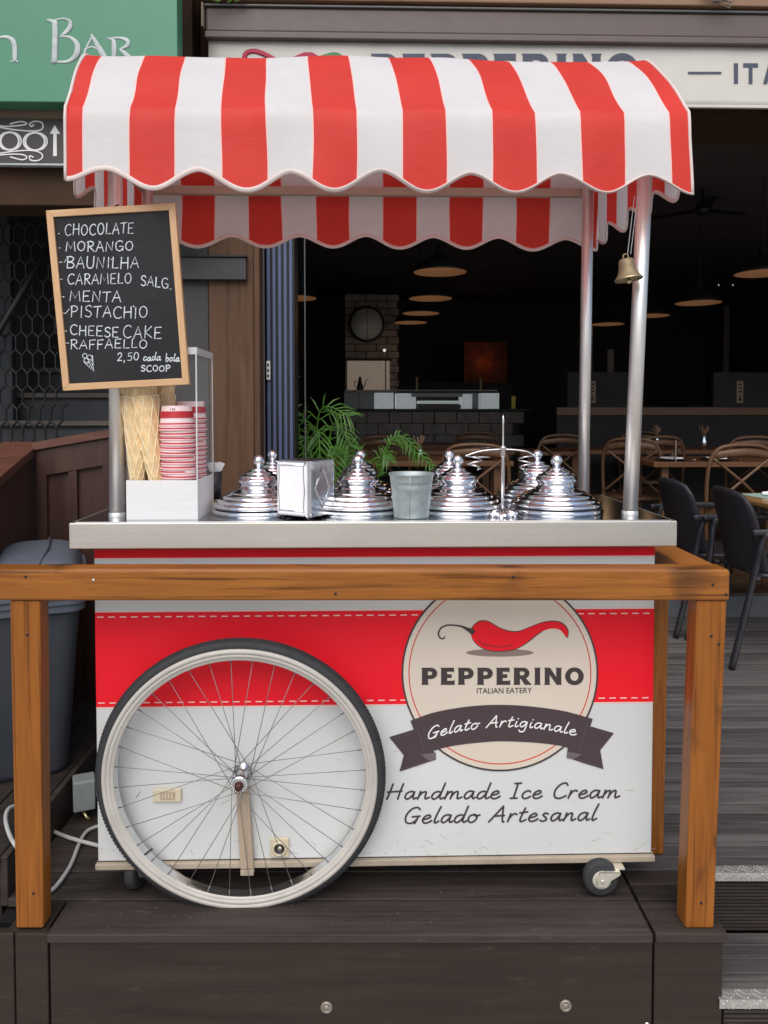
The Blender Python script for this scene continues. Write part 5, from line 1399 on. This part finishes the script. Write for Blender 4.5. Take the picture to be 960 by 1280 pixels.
# ================================================================== BINS, OUTLET, CABLES AT THE LEFT
def wheelie(name, label, x, y, rz):
    t = thing(name, label, 'bin', (x, y, .112), 'grey plastic bins behind the railing', True, rz)
    W1, D1, W0, D0, H = .29, .32, .235, .25, .565
    def ring(w_, d_, z, r=.05, n=5):
        P = []
        for cx, cy, a0 in ((w_ - r, d_ - r, 0), (-w_ + r, d_ - r, 90), (-w_ + r, -d_ + r, 180), (w_ - r, -d_ + r, 270)):
            for k in range(n + 1):
                a = R(a0 + 90 * k / n); P.append(Vector((cx + r * math.cos(a), cy + r * math.sin(a), z)))
        return P
    def loft(rings, cap=True):
        b = MB(); n = len(rings[0]); vs = [p for r_ in rings for p in r_]; fs = []
        for i in range(len(rings) - 1):
            for k in range(n): fs.append((i * n + k, i * n + (k + 1) % n, (i + 1) * n + (k + 1) % n, (i + 1) * n + k))
        if cap: fs += [tuple(range(n))[::-1], tuple((len(rings) - 1) * n + k for k in range(n))]
        b.add(vs, fs, 0, True); return b
    loft([ring(W0, D0, 0), ring(W0 + .006, D0 + .006, .02), ring(W1 - .012, D1 - .014, H - .06), ring(W1 - .010, D1 - .012, H - .04)]).build('body', 'bin', t)
    rm = loft([ring(W1 - .005, D1 - .005, H - .045), ring(W1 + .006, D1 + .006, H - .042), ring(W1 + .006, D1 + .006, H - .022), ring(W1 + .013, D1 + .013, H - .018), ring(W1 + .013, D1 + .013, H), ring(W1 + .02, D1 + .02, H + .003), ring(W1 + .02, D1 + .02, H + .018), ring(W1 + .012, D1 + .012, H + .022)])
    rm.build('rim', 'binlid', t, .003)
    # lid: arched hood
    for ua, ub in ((-1, .02), (.045, 1)):
        b = MB(); n = 14; m_ = 12; vs = []
        for i in range(n + 1):
            u = -1 + 2 * i / n
            for j in range(m_ + 1):
                v = -1 + 2 * j / m_
                z = H + .022 + .092 * max(0, 1 - abs(u) ** 3.6) ** .42 * max(0, 1 - abs(v) ** 3.0) ** .45
                vs.append(((ua + (ub - ua) * (u + 1) / 2) * (W1 + .008), v * (D1 + .008), z))
        fs = [(i * (m_ + 1) + j, (i + 1) * (m_ + 1) + j, (i + 1) * (m_ + 1) + j + 1, i * (m_ + 1) + j + 1) for i in range(n) for j in range(m_)]
        b.add(vs, fs, 0, True); lid = b.build('lid', 'binlid', t, sub=1)
    b = MB(); b.tube([(W1 * .45, -D1 * .97, H + .035), (W1 * .56, -D1 * .75, H + .098), (W1 * .64, -D1 * .3, H + .124), (W1 * .66, D1 * .4, H + .120)], .006, 8, flat=.5); b.build('lid_ridge', 'binlid', lid)
    return t
wheelie('wheelie_bin', 'large blue grey bin right behind the left railing post', -1.245, 2.555, R(21))
wheelie('wheelie_bin', 'second blue grey bin cut by the left edge, only its lid corner showing', -1.87, 2.33, R(20))
p = W(105, 983, 2.35)
ob = thing('outlet_box', 'grey outdoor outlet box beside the bicycle wheel', 'outlet', (p.x, 2.35, .06), local=True, rz=R(22))
MB().box(-.032, .032, -.03, .03, -.032, .062).build('box', 'greybox', ob, .005, 3)
MB().box(-.030, .030, -.034, -.0305, -.028, .058).build('cover', 'greybox', ob, .002)
MB().box(.0325, .040, -.018, .018, .0, .04).build('plug', 'cable', ob, .004)
MB().tube([(-.005, -.02, -.033), (.005, -.03, -.05), (.016, -.035, -.058)], .005, 8).build('cable_stub', 'brassrim', ob)
def cable(name, label, pix, r=.0055):
    pts = [(G(x, y, z) + Vector((0, 0, 0))) for x, y, z in pix]
    P = cr([tuple(p) for p in pts], 8); base = Vector(P[0])
    t = thing(name, label, 'cable', tuple(base)); b = MB(); b.tube(P, r, 10); b.build('flex', 'cable', t)
cable('power_cable', 'pale cable crossing behind the post towards the cart base', [(60, 1036, .007), (78, 1044, .008), (96, 1050, .016), (126, 1058, .007), (150, 1066, .007)])
cable('power_cable', 'pale cable curling down the deck left of the bicycle wheel', [(140, 1030, .007), (122, 1033, .008), (108, 1040, .008), (99, 1055, .007), (88, 1082, .007), (70, 1108, .007), (56, 1118, .007)])
cable('power_cable', 'white cable loop bulging left of the left railing post', [(30, 1070, .118), (14, 1048, .13), (7, 1024, .14), (12, 1010, .14), (28, 1006, .125)])

# ================================================================== BLACK OUTDOOR CHAIRS AND TABLE
def black_chair():
    t = thing('terrace_chair', 'black plastic terrace chair nearest the cart with back to the rail', 'chair', (0, 0, 0), 'black plastic terrace chairs', True)
    # faces +y; seat .46, back height .86
    b = MB(); n = 10; m_ = 12; vs = []
    for i in range(n + 1):
        u = -1 + 2 * i / n
        for j in range(m_ + 1):
            v = j / m_; hw = .205 - .02 * v ** 2 - .03 * max(0, v - .85) / .15
            z = .44 + .42 * v - .03 * abs(u) ** 3 * v ** 4
            y = -.21 - .10 * v ** 1.3 + .045 * u * u
            vs.append((u * hw, y, z))
    fs = [(i * (m_ + 1) + j, (i + 1) * (m_ + 1) + j, (i + 1) * (m_ + 1) + j + 1, i * (m_ + 1) + j + 1) for i in range(n) for j in range(m_)]
    b.add(vs, fs, 0, True); b.build('backrest', 'chairplastic', t, solid=.012)
    b = MB(); vs = []
    for i in range(n + 1):
        u = -1 + 2 * i / n
        for j in range(9):
            v = j / 8; vs.append((u * (.205 + .02 * math.sin(v * PI)), -.21 + .43 * v, .445 - .015 * (1 - u * u) * math.sin(v * PI) - .02 * max(0, v - .85) / .15))
    fs = [(i * 9 + j, (i + 1) * 9 + j, (i + 1) * 9 + j + 1, i * 9 + j + 1) for i in range(n) for j in range(8)]
    b.add(vs, fs, 0, True); b.build('seat', 'chairplastic', t, solid=.018)
    for sx in (-1, 1):
        b = MB(); b.tube(cr([(sx * .235, -.36, 0), (sx * .225, -.30, .22), (sx * .222, -.245, .46), (sx * .238, -.225, .60), (sx * .248, -.20, .665)], 5), [.019, .021, .022, .022] * 5 + [.018], 10, flat=.7); b.build('leg', 'chairplastic', t)
        b = MB(); b.tube(cr([(sx * .235, .27, 0), (sx * .228, .22, .30), (sx * .235, .20, .50), (sx * .246, .19, .64)], 5), [.016] * 16, 10, flat=.8); b.build('leg', 'chairplastic', t)
        b = MB(); b.tube(cr([(sx * .245, -.27, .660), (sx * .262, -.1, .668), (sx * .26, .12, .664), (sx * .245, .215, .650)], 5), [.018] * 16, 10, flat=.45); b.build('armrest', 'chairplastic', t)
        b = MB(); b.tube([(sx * .19, -.20, .44), (sx * .225, -.235, .43)], .012, 8); b.build('bracket', 'chairplastic', t)
    return t
bc = black_chair()
def floorpt(px, py, z=0): return G(px, py, z)
q = floorpt(962, 815); bc.location = (2.12, 3.865, .0); bc.rotation_euler = (0, 0, R(-88))
bc['label'] = 'black plastic terrace chair at the right edge, nearest the railing post'
c = dup(bc, None, (2.04, 4.40, .0), R(-84), 'black plastic terrace chair behind, its back above the counter end')
c.location.z = 0
tb = thing('terrace_table', 'varnished wooden terrace table cut by the right edge', 'table', (2.9, 4.5, 0))
tz = .755
slab('tabletop', 'tabletop', tb, 2.13, 3.2, 3.93, 4.52, tz - .03, tz, .008)
slab('column', 'iron', tb, 2.60, 2.66, 4.20, 4.26, .02, tz - .031)
b = MB(); b.box(2.35, 2.91, 4.205, 4.255, .001, .022); b.box(2.605, 2.655, 4.0, 4.50, .001, .021); b.build('foot', 'iron', tb, .004)
def mat_(name, label, x, y, rz, w_=.30, d_=.21):
    t = thing(name, label, 'placemat', (x, y, tz + .001), local=True, rz=rz); MB().box(-w_ / 2, w_ / 2, -d_ / 2, d_ / 2, 0, .003).build('sheet', 'jeans', t)
mat_('placemat', 'green and white printed paper placemat on the terrace table', 2.36, 4.36, R(10))
t = thing('cutlery_roll', 'napkin roll lying on the printed placemat', 'napkin', (2.36, 4.33, tz + .005), local=True, rz=R(12)); MB().tube([(-.09, 0, .014), (0, 0, .016), (.09, 0, .014)], [.010, .013, .010], 10).build('roll', 'napkin', t)

# ================================================================== INDOOR FURNITURE
FZ = .13
def table(label, x0, x1, y, z=.89, d=.7):
    t = thing('dining_table', label, 'table', ((x0 + x1) / 2, y + d / 2, FZ), 'brown dining tables indoors')
    nb_ = 5; w_ = d / nb_
    for k in range(nb_): slab('top_board', 'innerwood', t, x0, x1, y + k * w_, y + (k + 1) * w_ - .004, z - .035, z, .004)
    for xx in (x0 + .08, x1 - .13):
        for yy in (y + .06, y + d - .12): slab('leg', 'innerwood', t, xx, xx + .05, yy, yy + .05, FZ, z - .036)
    return t
table('dark brown table seen between napkin dispenser and bucket', -.30, 1.05, 5.35)
table('dark brown table behind the palm fronds', -.35, 1.35, 6.8, .885)
table('dark brown table in front of the grey bar', -.30, 1.5, 8.0, .885)
table('pale edged brown table right of the front steel pole', 2.02, 3.6, 5.3, .885)
table('brown table deep in the room at right', 1.85, 4.4, 6.6, .90, .6)
def xchair():
    t = thing('cross_back_chair', 'bent wood chair with crossed back behind the black chairs', 'chair', (0, 0, 0), 'wooden cross back chairs', True)
    H = .90; hw = .205
    # back hoop: faces +y, back at y=-.2
    hoop = [(-hw + .02, -.20, 0), (-hw, -.205, .44), (-hw - .005, -.23, .74), (-hw + .03, -.25, .86), (-.09, -.265, H), (.09, -.265, H), (hw - .03, -.25, .86), (hw + .005, -.23, .74), (hw, -.205, .44), (hw - .02, -.20, 0)]
    MB().tube(cr(hoop, 5), .013, 8).build('back_hoop', 'chairwood', t)
    MB().tube(cr([(-hw + .02, -.245, .84), (0, -.285, .86), (hw - .02, -.245, .84)], 5), .025, 8, flat=.4).build('top_rail', 'chairwood', t)
    for s_ in (-1, 1):
        MB().tube(cr([(s_ * (hw - .005), -.215, .50), (s_ * .02, -.245, .66), (-s_ * (hw - .02), -.245, .82)], 5), .010, 8).build('cross_bar', 'chairwood', t)
        MB().tube([(s_ * .19, .18, .44), (s_ * .21, .21, 0)], [.016, .012], 8).build('leg', 'chairwood', t)
        MB().tube([(s_ * (hw - .01), -.2, .22), (s_ * .2, .19, .22)], .009, 6).build('stretcher', 'chairwood', t)
    b = MB(); b.lathe([(0, .43), (.21, .43), (.222, .44), (.222, .455), (.21, .463), (0, .460)], (0, 0, 0), 28); b.build('seat', 'chairwood', t)
    return t
xc_ = xchair()
xs_ = [((W(902, 500, 4.95).x, 4.95, FZ), R(4), 'wooden cross back chair facing away, right of the steel poles'),
       ((W(797, 500, 5.9).x, 5.95, FZ), R(-25), 'wooden cross back chair half hidden by the front steel pole'),
       ((1.62, 6.3, FZ), R(160), 'wooden cross back chair in the dark left of the rear pole'),
       ((.72, 5.02, FZ), R(-6), 'wooden cross back chair behind the slim chrome stand'),
       ((3.35, 4.98, FZ), R(6), 'wooden cross back chair at the right end of the pale edged table'),
       ((2.35, 6.35, FZ), R(8), 'wooden cross back chair between the front pole and the table behind it'),
       ((3.15, 6.3, FZ), R(-7), 'wooden cross back chair at the rear table below the right arrow label'),
       ((3.75, 6.35, FZ), R(5), 'wooden cross back chair at the rear table by the right frame edge'),
       ((2.7, 7.25, FZ), R(175), 'wooden cross back chair facing us beyond the rear table'),
       ((.15, 6.5, FZ), R(3), 'wooden cross back chair at the middle table left of the bucket'), ((1.1, 7.62, FZ), R(-4), 'wooden cross back chair at the right end of the bar table')]
for i, (loc, rz, lab) in enumerate(xs_):
    c = xc_ if i == 0 else dup(xc_)
    c.location = loc; c.rotation_euler = (0, 0, rz); c['label'] = lab
table('narrow brown table in the dark between the two steel poles', 1.35, 1.95, 6.6, .89, .6)
# things on the tables
def glass_(name, label, x, y, z, h=.12):
    t = thing(name, label, 'vase', (x, y, z), local=True)
    MB().lathe([(0, .002), (.028, 0), (.032, h * .6), (.018, h * .85), (.022, h)], (0, 0, 0), 16).build('vessel', 'chrome', t)
    b = MB()
    for k in range(14):
        a = random.uniform(0, 6.28); r_ = random.uniform(.01, .05)
        b.tube([(0, 0, h * .6), (r_ * .4 * math.cos(a), r_ * .4 * math.sin(a), h + .03), (r_ * math.cos(a), r_ * math.sin(a), h + random.uniform(.05, .1))], [.0015, .002, .004], 5)
    b.build('dried_stems', 'beam', t)
glass_('flower_vase', 'little vase of dried stems on the pale edged table', 3.02, 6.75, .90)
glass_('flower_vase', 'vase of dried stems on the table left of the cone stand', W(524, 560, 5.6).x, 5.55, .89, .08)
glass_('flower_vase', 'vase near the right frame edge on the rear table', 2.58, 6.7, .90)
def setting(label, x, y, z):
    t = thing('place_setting', label, 'tableware', (x, y, z), 'place settings on the dining tables', True)
    MB().lathe([(0, .004), (.08, .004), (.12, .012), (.125, .014), (.08, .0), (0, 0)], (0, 0, 0), 28).build('plate', 'chromedull', t)
    MB().box(-.05, .05, -.07, .05, .0145, .022).build('napkin', 'napkin', t)
    MB().tube([(.15, -.08, .004), (.15, .09, .004)], .004, 6).build('knife', 'chromedull', t)
    return t
s0 = setting('place setting behind the cross back chair at right', 2.55, 5.50, .887)
for loc, lab in (((2.22, 5.5, .887), 'place setting left of the cross back chair on the pale edged table'), ((.85, 5.6, .892), 'place setting behind the slim chrome cone stand'), ((1.15, 7.1, .887), 'place setting on the middle table before the bar')):
    dup(s0, None, loc, .3, lab)
mn = thing('menu_card', 'upright dark menu card with a pale edge on the indoor table', 'menu', (2.22, 5.42, .887), local=True, rz=R(70)); MB().box(-.08, .08, -.003, .003, 0, .15).build('card', 'darkframe', mn); MB().box(-.082, -.0805, -.004, .004, 0, .15).build('edge', 'lintellight', mn)
c = dup(mn, None, (3.18, 5.42, .887), R(75), 'upright dark menu card nearer the right frame edge')

# ---- bar
bar = thing('bar_counter', 'grey stone bar with lit glass display at the back of the room', 'bar', (.6, 9.0, FZ))
bx0, bx1 = W(430, 512, 9.0).x, W(652, 512, 9.0).x
slab('top', 'iron', bar, bx0 - .04, bx1 + .1, 8.97, 9.7, 1.235, 1.262, .003)
k = 0; x = bx0
while x < bx1:
    w_ = min(.26, bx1 + .05 - x)
    for j, (za, zb_) in enumerate(((1.095, 1.23), (.96, 1.09), (.82, .955), (.68, .815))):
        o_ = .13 if j % 2 else 0
        slab('stone_block', 'stone', bar, x + .004 - o_, x + w_ - o_, 9.0 + random.uniform(0, .012), 9.06, za, zb_, .006)
    x += .265
slab('core', 'mortar', bar, bx0, bx1 - .02, 9.03, 9.65, FZ, 1.23)
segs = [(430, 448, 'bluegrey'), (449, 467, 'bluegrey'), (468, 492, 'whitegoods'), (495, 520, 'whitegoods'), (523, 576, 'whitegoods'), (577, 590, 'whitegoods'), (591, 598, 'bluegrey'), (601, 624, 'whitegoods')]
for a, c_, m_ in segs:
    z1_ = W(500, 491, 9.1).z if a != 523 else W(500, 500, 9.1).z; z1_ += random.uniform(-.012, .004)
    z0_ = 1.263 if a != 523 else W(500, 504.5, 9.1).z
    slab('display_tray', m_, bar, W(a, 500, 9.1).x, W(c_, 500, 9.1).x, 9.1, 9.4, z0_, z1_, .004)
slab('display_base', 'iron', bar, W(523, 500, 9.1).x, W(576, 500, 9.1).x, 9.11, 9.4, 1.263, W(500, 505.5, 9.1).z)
slab('display_shelf', 'bluegrey', bar, W(514, 500, 9.08).x, W(578, 500, 9.08).x, 9.06, 9.098, W(500, 496, 9.08).z, W(500, 491.5, 9.08).z)
b = MB().box(bx0, bx1 - .28, 9.03, 9.036, 1.263, W(500, 487.5, 9.03).z); b.build('glass_front', 'acrylic', bar)
slab('glass_top_edge', 'bluegrey', bar, bx0, bx1 - .28, 9.03, 9.05, W(500, 488.5, 9.03).z, W(500, 487.3, 9.03).z)
for nm, px, lab in (('beer_tap', 521, 'thin dark tap standing on the left part of the bar'), ('beer_tap', 601, 'thin dark tap standing on the right part of the bar')):
    p = W(px, 487, 9.2); t = thing(nm, lab, 'tap', (p.x, 9.2, p.z - .02), 'taps on the bar', True); MB().lathe([(.02, 0), (.014, .02), (.012, .14), (.02, .15), (.008, .17), (0, .171)], (0, 0, 0), 12).build('column', 'brass', t)
    MB().tube([(0, 0, .13), (0, -.04, .12)], .006, 6).build('spout', 'brass', t)
slab('bottle', 'yellow', thing('yellow_bottle', 'yellow carton standing right of the bar display', 'carton', (W(642, 505, 9.1).x, 9.1, 1.262)), W(640, 500, 9.1).x, W(644.5, 500, 9.1).x, 9.1, 9.14, 1.263, W(642, 495, 9.1).z)
# brick pier with the round mirror and the lit hatch
br = thing('brick_pier', 'taupe brick pier with round mirror behind the bar', 'pier', (.1, 10.2, FZ))
Yp = 10.2; px0_, px1_ = W(431, 400, Yp).x, W(499, 400, Yp).x; zt_, zb_ = W(460, 368, Yp).z, W(460, 487, Yp).z
slab('core', 'mortar', br, px0_ + .005, px1_ - .005, Yp + .012, Yp + .4, FZ, zt_)
cz = zt_; row = 0; me_b = None
while cz > 1.05:
    hh = .088; x = px0_ - (.14 if row % 2 else 0)
    while x < px1_:
        xa_, xb_ = max(x, px0_), min(x + .275, px1_)
        if xb_ - xa_ > .03:
            slab('brick', 'brick', br, xa_ + .004, xb_ - .004, Yp + random.uniform(-.008, .004), Yp + .05, cz - hh + .006, cz, .004)
        x += .28
    cz -= .094; row += 1
p = W(458.5, 405, Yp - .05)
mr = thing('round_mirror', 'round black framed mirror on the brick pier', 'mirror', (p.x, Yp - .06, p.z), local=True)
MB().lathe([(.205, -.012), (.232, -.016), (.236, .0), (.236, .04), (.2, .04)], (0, 0, 0), 48, 0, 'Y').build('frame', 'iron', mr)
b = MB(); b.lathe([(0, 0), (.207, 0), (.207, .02)], (0, 0, 0), 48, 0, 'Y'); o = b.build('glass', 'mirror', mr)
MB().box(-.205, .205, -.004, -.001, -.066, -.058).build('reflected_bar', 'silverink', o); MB().box(.004, .010, -.004, -.001, -.2, .2).build('glazing_bar', 'iron', o)  # reflection drawn as a pale strip on the glass
ht = thing('serving_hatch', 'pale lit serving hatch below the round mirror', 'hatch', (W(463, 470, Yp).x, Yp - .03, W(463, 488, Yp).z))
a, c_ = W(434, 451, Yp - .03), W(487, 488, Yp - .03)
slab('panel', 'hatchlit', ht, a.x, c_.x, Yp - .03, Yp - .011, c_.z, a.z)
slab('frame', 'iron', ht, a.x - .03, c_.x + .03, Yp - .035, Yp - .01, a.z + .001, a.z + .03); slab('frame', 'darkframe', ht, c_.x - .06, c_.x - .045, Yp - .036, Yp - .031, c_.z, a.z)
oc = thing('oil_can', 'dark long spouted can silhouetted before the lit hatch', 'can', (W(450, 488, 9.6).x, 9.6, W(450, 488, 9.6).z), local=True)
MB().lathe([(0, 0), (.045, 0), (.042, .03), (.026, .10), (.018, .13), (.02, .15), (.008, .17), (0, .175)], (0, 0, 0), 18).build('body', 'iron', oc)
MB().tube([(.03, 0, .03), (.06, 0, .06), (.075, 0, .12), (.11, 0, .15)], [.008, .006, .005, .003], 8).build('spout', 'iron', oc)
MB().tube([(-.03, 0, .12), (-.07, 0, .11), (-.065, 0, .05), (-.04, 0, .04)], .005, 6).build('handle', 'iron', oc)
dl = thing('wall_spotlight', 'tiny lit spot on the brick pier under the mirror', 'lamp', (W(480.5, 438, 10.1).x, 10.1, W(480.5, 438, 10.1).z), local=True)
MB().lathe([(0, -.02), (.014, -.016), (.02, 0), (.016, .016), (0, .02)], (0, 0, 0), 16).build('globe', 'bulb', dl)
# copper oven glow
ov = thing('copper_oven', 'copper hood glowing dull orange in the dark beyond the bar', 'oven', (W(605, 452, 11).x, 11, 1.2))
slab('copper_hood', 'ember', ov, W(580, 450, 11.3).x, W(634, 450, 11.3).x, 11.3, 11.34, 1.2, 2.25)  # flat panel shaped to catch the added orange glow
for px, py, en in ((606, 450, .60),):
    p = W(px, py, 11.12)
    hl = bpy.data.lights.new('glow_light', 'POINT'); hl.energy = en; hl.color = (1, .22, .05); hl.shadow_soft_size = .03  # unseen point light added to make the glow on the copper
    ho = bpy.data.objects.new('glow_light', hl); col.objects.link(ho); ho.parent = ov; ho.location = Vector((p.x, 11.12, p.z)) - Vector(ov.location)
slab('oven_front', 'dark', ov, W(500, 480, 11.0).x, W(640, 480, 11.0).x, 11.0, 11.05, FZ, W(500, 478, 11).z)

# ---- pendant lamps
lamp = thing('pendant_lamp', '', 'lamp', (0, 0, 0), 'black pendant lamps in the restaurant', True)
ll_ = bpy.data.lights.new('pendant_bulb', 'POINT'); ll_.energy = .7; ll_.color = (1, .62, .33); ll_.shadow_soft_size = .03
lo_ = bpy.data.objects.new('bulb', ll_); col.objects.link(lo_); lo_.parent = lamp; lo_.location = (0, 0, -.03)
MB().lathe([(.200, 0), (.203, .004), (.195, .02), (.165, .06), (.10, .105), (.05, .125), (.035, .14), (.033, .20), (.02, .215), (0, .217)], (0, 0, 0), 40).build('shade', 'iron', lamp)
b = MB(); b.lathe([(.198, .001), (.19, .008), (.12, .06), (0, .08)], (0, 0, 0), 40); b.build('inner_reflector', 'lampin', lamp)
MB().tube([(0, 0, .21), (0, 0, .74)], .004, 6).build('cord', 'iron', lamp)
LZ = 2.275
lp = [(550, 340.5, 5.8, 'nearest pendant lamp of the middle row, just under the striped valance'), (538, 373.5, 7.1, 'second pendant lamp of the middle row'), (526, 392, 8.3, 'third pendant lamp of the middle row'), (513, 403.5, 9.3, 'farthest pendant lamp of the middle row above the bar'),
      (953, 342, 5.8, 'large pendant lamp cut by the right edge'), (873, 379, 6.9, 'pendant lamp right of the front steel pole'), (813, 395, 8.2, 'pendant lamp crossed by the front steel pole'), (759, 405.5, 9.2, 'pendant lamp between the two steel poles'),
      (368, 373, 7.0, 'pendant lamp behind the narrow glass panel by the folded doors')]
for i, (px, py, Y, lab) in enumerate(lp):
    c = lamp if i == 0 else dup(lamp)
    p = W(px, py, Y); c.location = (p.x, Y, p.z); c['label'] = lab
for px, py, lab in ((844.5, 336, 'left one of two tiny white spots of light deep in the room'), (858.5, 335.5, 'right one of two tiny white spots of light deep in the room')):
    pp = W(700 + (705 - 0) / 3.554 if lab[0] == 'l' else 700 + 768 / 3.554, 160 + 698 / 3.556, 9)
    t = thing('spot_lamp', lab, 'lamp', tuple(pp), 'tiny spot lamps', True); MB().lathe([(0, -.009), (.007, 0), (0, .009)], (0, 0, 0), 12).build('globe', 'bulb', t)
fn = thing('ceiling_fan', 'black ceiling fan hanging right of the striped canopy', 'fan', (W(878, 262, 6.2).x, 6.2, W(878, 262, 6.2).z), local=True)
MB().lathe([(.0, .42), (.06, .41), (.05, .38), (.012, .37), (.012, .06), (.05, .05), (.06, 0), (.04, -.04), (0, -.05)], (0, 0, 0), 20).build('motor', 'iron', fn)
for k in range(3):
    a = 2 * PI * k / 3 + .3; b = MB(); b.box(.05, .42, -.045, .045, -.004, .004); o = b.build('blade', 'iron', fn); o.rotation_euler = (0, 0, a)

# ---- palms
def palm(name, label, base, fronds, mat_='leaf', pot=True):
    t = thing(name, label, 'plant', base)
    for (tip, mid, nl, ll) in fronds:
        B = Vector(base) + Vector((random.uniform(-.03, .03), random.uniform(-.03, .03), .3)); P = cr([tuple(B), tuple(mid), tuple(tip)], 8)
        b = MB(); b.tube(P, [.005] * len(P), 5)
        n = len(P)
        for k in range(nl):
            u = .30 + .70 * k / (nl - 1); i = min(n - 2, int(u * (n - 1))); f_ = u * (n - 1) - i
            c = Vector(P[i]).lerp(Vector(P[i + 1]), f_); tg = (Vector(P[i + 1]) - Vector(P[i])).normalized()
            for s_ in (-1, 1):
                side = tg.cross(Vector((0, -1, .25))).normalized() * s_
                d = (tg * .75 + side * .75 + Vector((0, random.uniform(-.3, .3), -.1))).normalized()
                L = ll * (1 - .55 * abs(u - .55)) * random.uniform(.8, 1.1); wv_ = d.cross(Vector((0, 1, 0))).normalized() * .0048
                m1 = c + d * L * .5 + Vector((0, 0, -.03 * L)); e = c + d * L + Vector((0, 0, -.45 * L * random.uniform(.5, 1)))
                b.add([c - wv_ * .5, c + wv_ * .5, m1 + wv_, m1 - wv_, e], [(0, 1, 2, 3), (3, 2, 4)])
        b.build('frond', mat_, t)
    if pot:
        MB().lathe([(0, 0), (.12, 0), (.16, .34), (.17, .36), (.15, .36), (.14, .30), (0, .30)], tuple(base), 24).build('pot', 'terracotta', t)
def PW(px, py, Y): return tuple(W(px, py, Y))
palm('potted_palm', 'green palm with fanned leaflets beside the blue folding doors', (W(395, 500, 4.78).x, 4.78, FZ),
     [(PW(368, 462, 4.74), PW(374, 540, 4.76), 7, .07), (PW(436, 520, 4.70), PW(398, 520, 4.74), 13, .16), (PW(366, 520, 4.70), PW(382, 532, 4.74), 10, .13), (PW(436, 556, 4.72), PW(415, 534, 4.75), 13, .16), (PW(400, 590, 4.60), PW(398, 540, 4.66), 13, .17),
      (PW(375, 600, 4.62), PW(385, 548, 4.66), 12, .15), (PW(420, 600, 4.64), PW(410, 560, 4.7), 12, .16)])
palm('potted_palm', 'low spreading palm behind the lid left of the zinc bucket', (W(448, 560, 4.86).x, 4.86, FZ),
     [(PW(540, 584, 4.78), PW(492, 548, 4.80), 15, .085), (PW(522, 572, 4.9), PW(486, 552, 4.88), 13, .08), (PW(424, 566, 4.84), PW(440, 560, 4.84), 12, .11), (PW(430, 592, 4.78), PW(448, 572, 4.8), 13, .13), (PW(484, 574, 4.76), PW(474, 574, 4.8), 11, .11), (PW(455, 602, 4.75), PW(460, 580, 4.8), 12, .12), (PW(432, 568, 4.82), PW(446, 572, 4.84), 12, .12)])
rs = random.Random(11)
b = MB()
for k in range(170):
    if k % 3 == 0: x, y, z = rs.uniform(-.72, .66), rs.uniform(1.82, 1.93), .0004
    elif k % 3 == 1: x, y, z = rs.uniform(.70, 3.0), rs.uniform(2.1, 4.4), .0004
    else: x, y, z = rs.uniform(-.85, .66), rs.uniform(1.93, 2.3), .0004
    r_ = rs.uniform(.0009, .0024); a = rs.uniform(0, 6)
    b.add([(x + r_ * math.cos(a + q * 2.1) * rs.uniform(.6, 1.4), y + r_ * math.sin(a + q * 2.1), z) for q in range(3)] + [(x, y, z + r_ * .8)], [(0, 1, 2), (0, 1, 3), (1, 2, 3), (2, 0, 3)])
tag(b.build('grit', 'grit'), kind='stuff')
for o in list(bpy.data.objects):
    if '_local' in o: del o['_local']
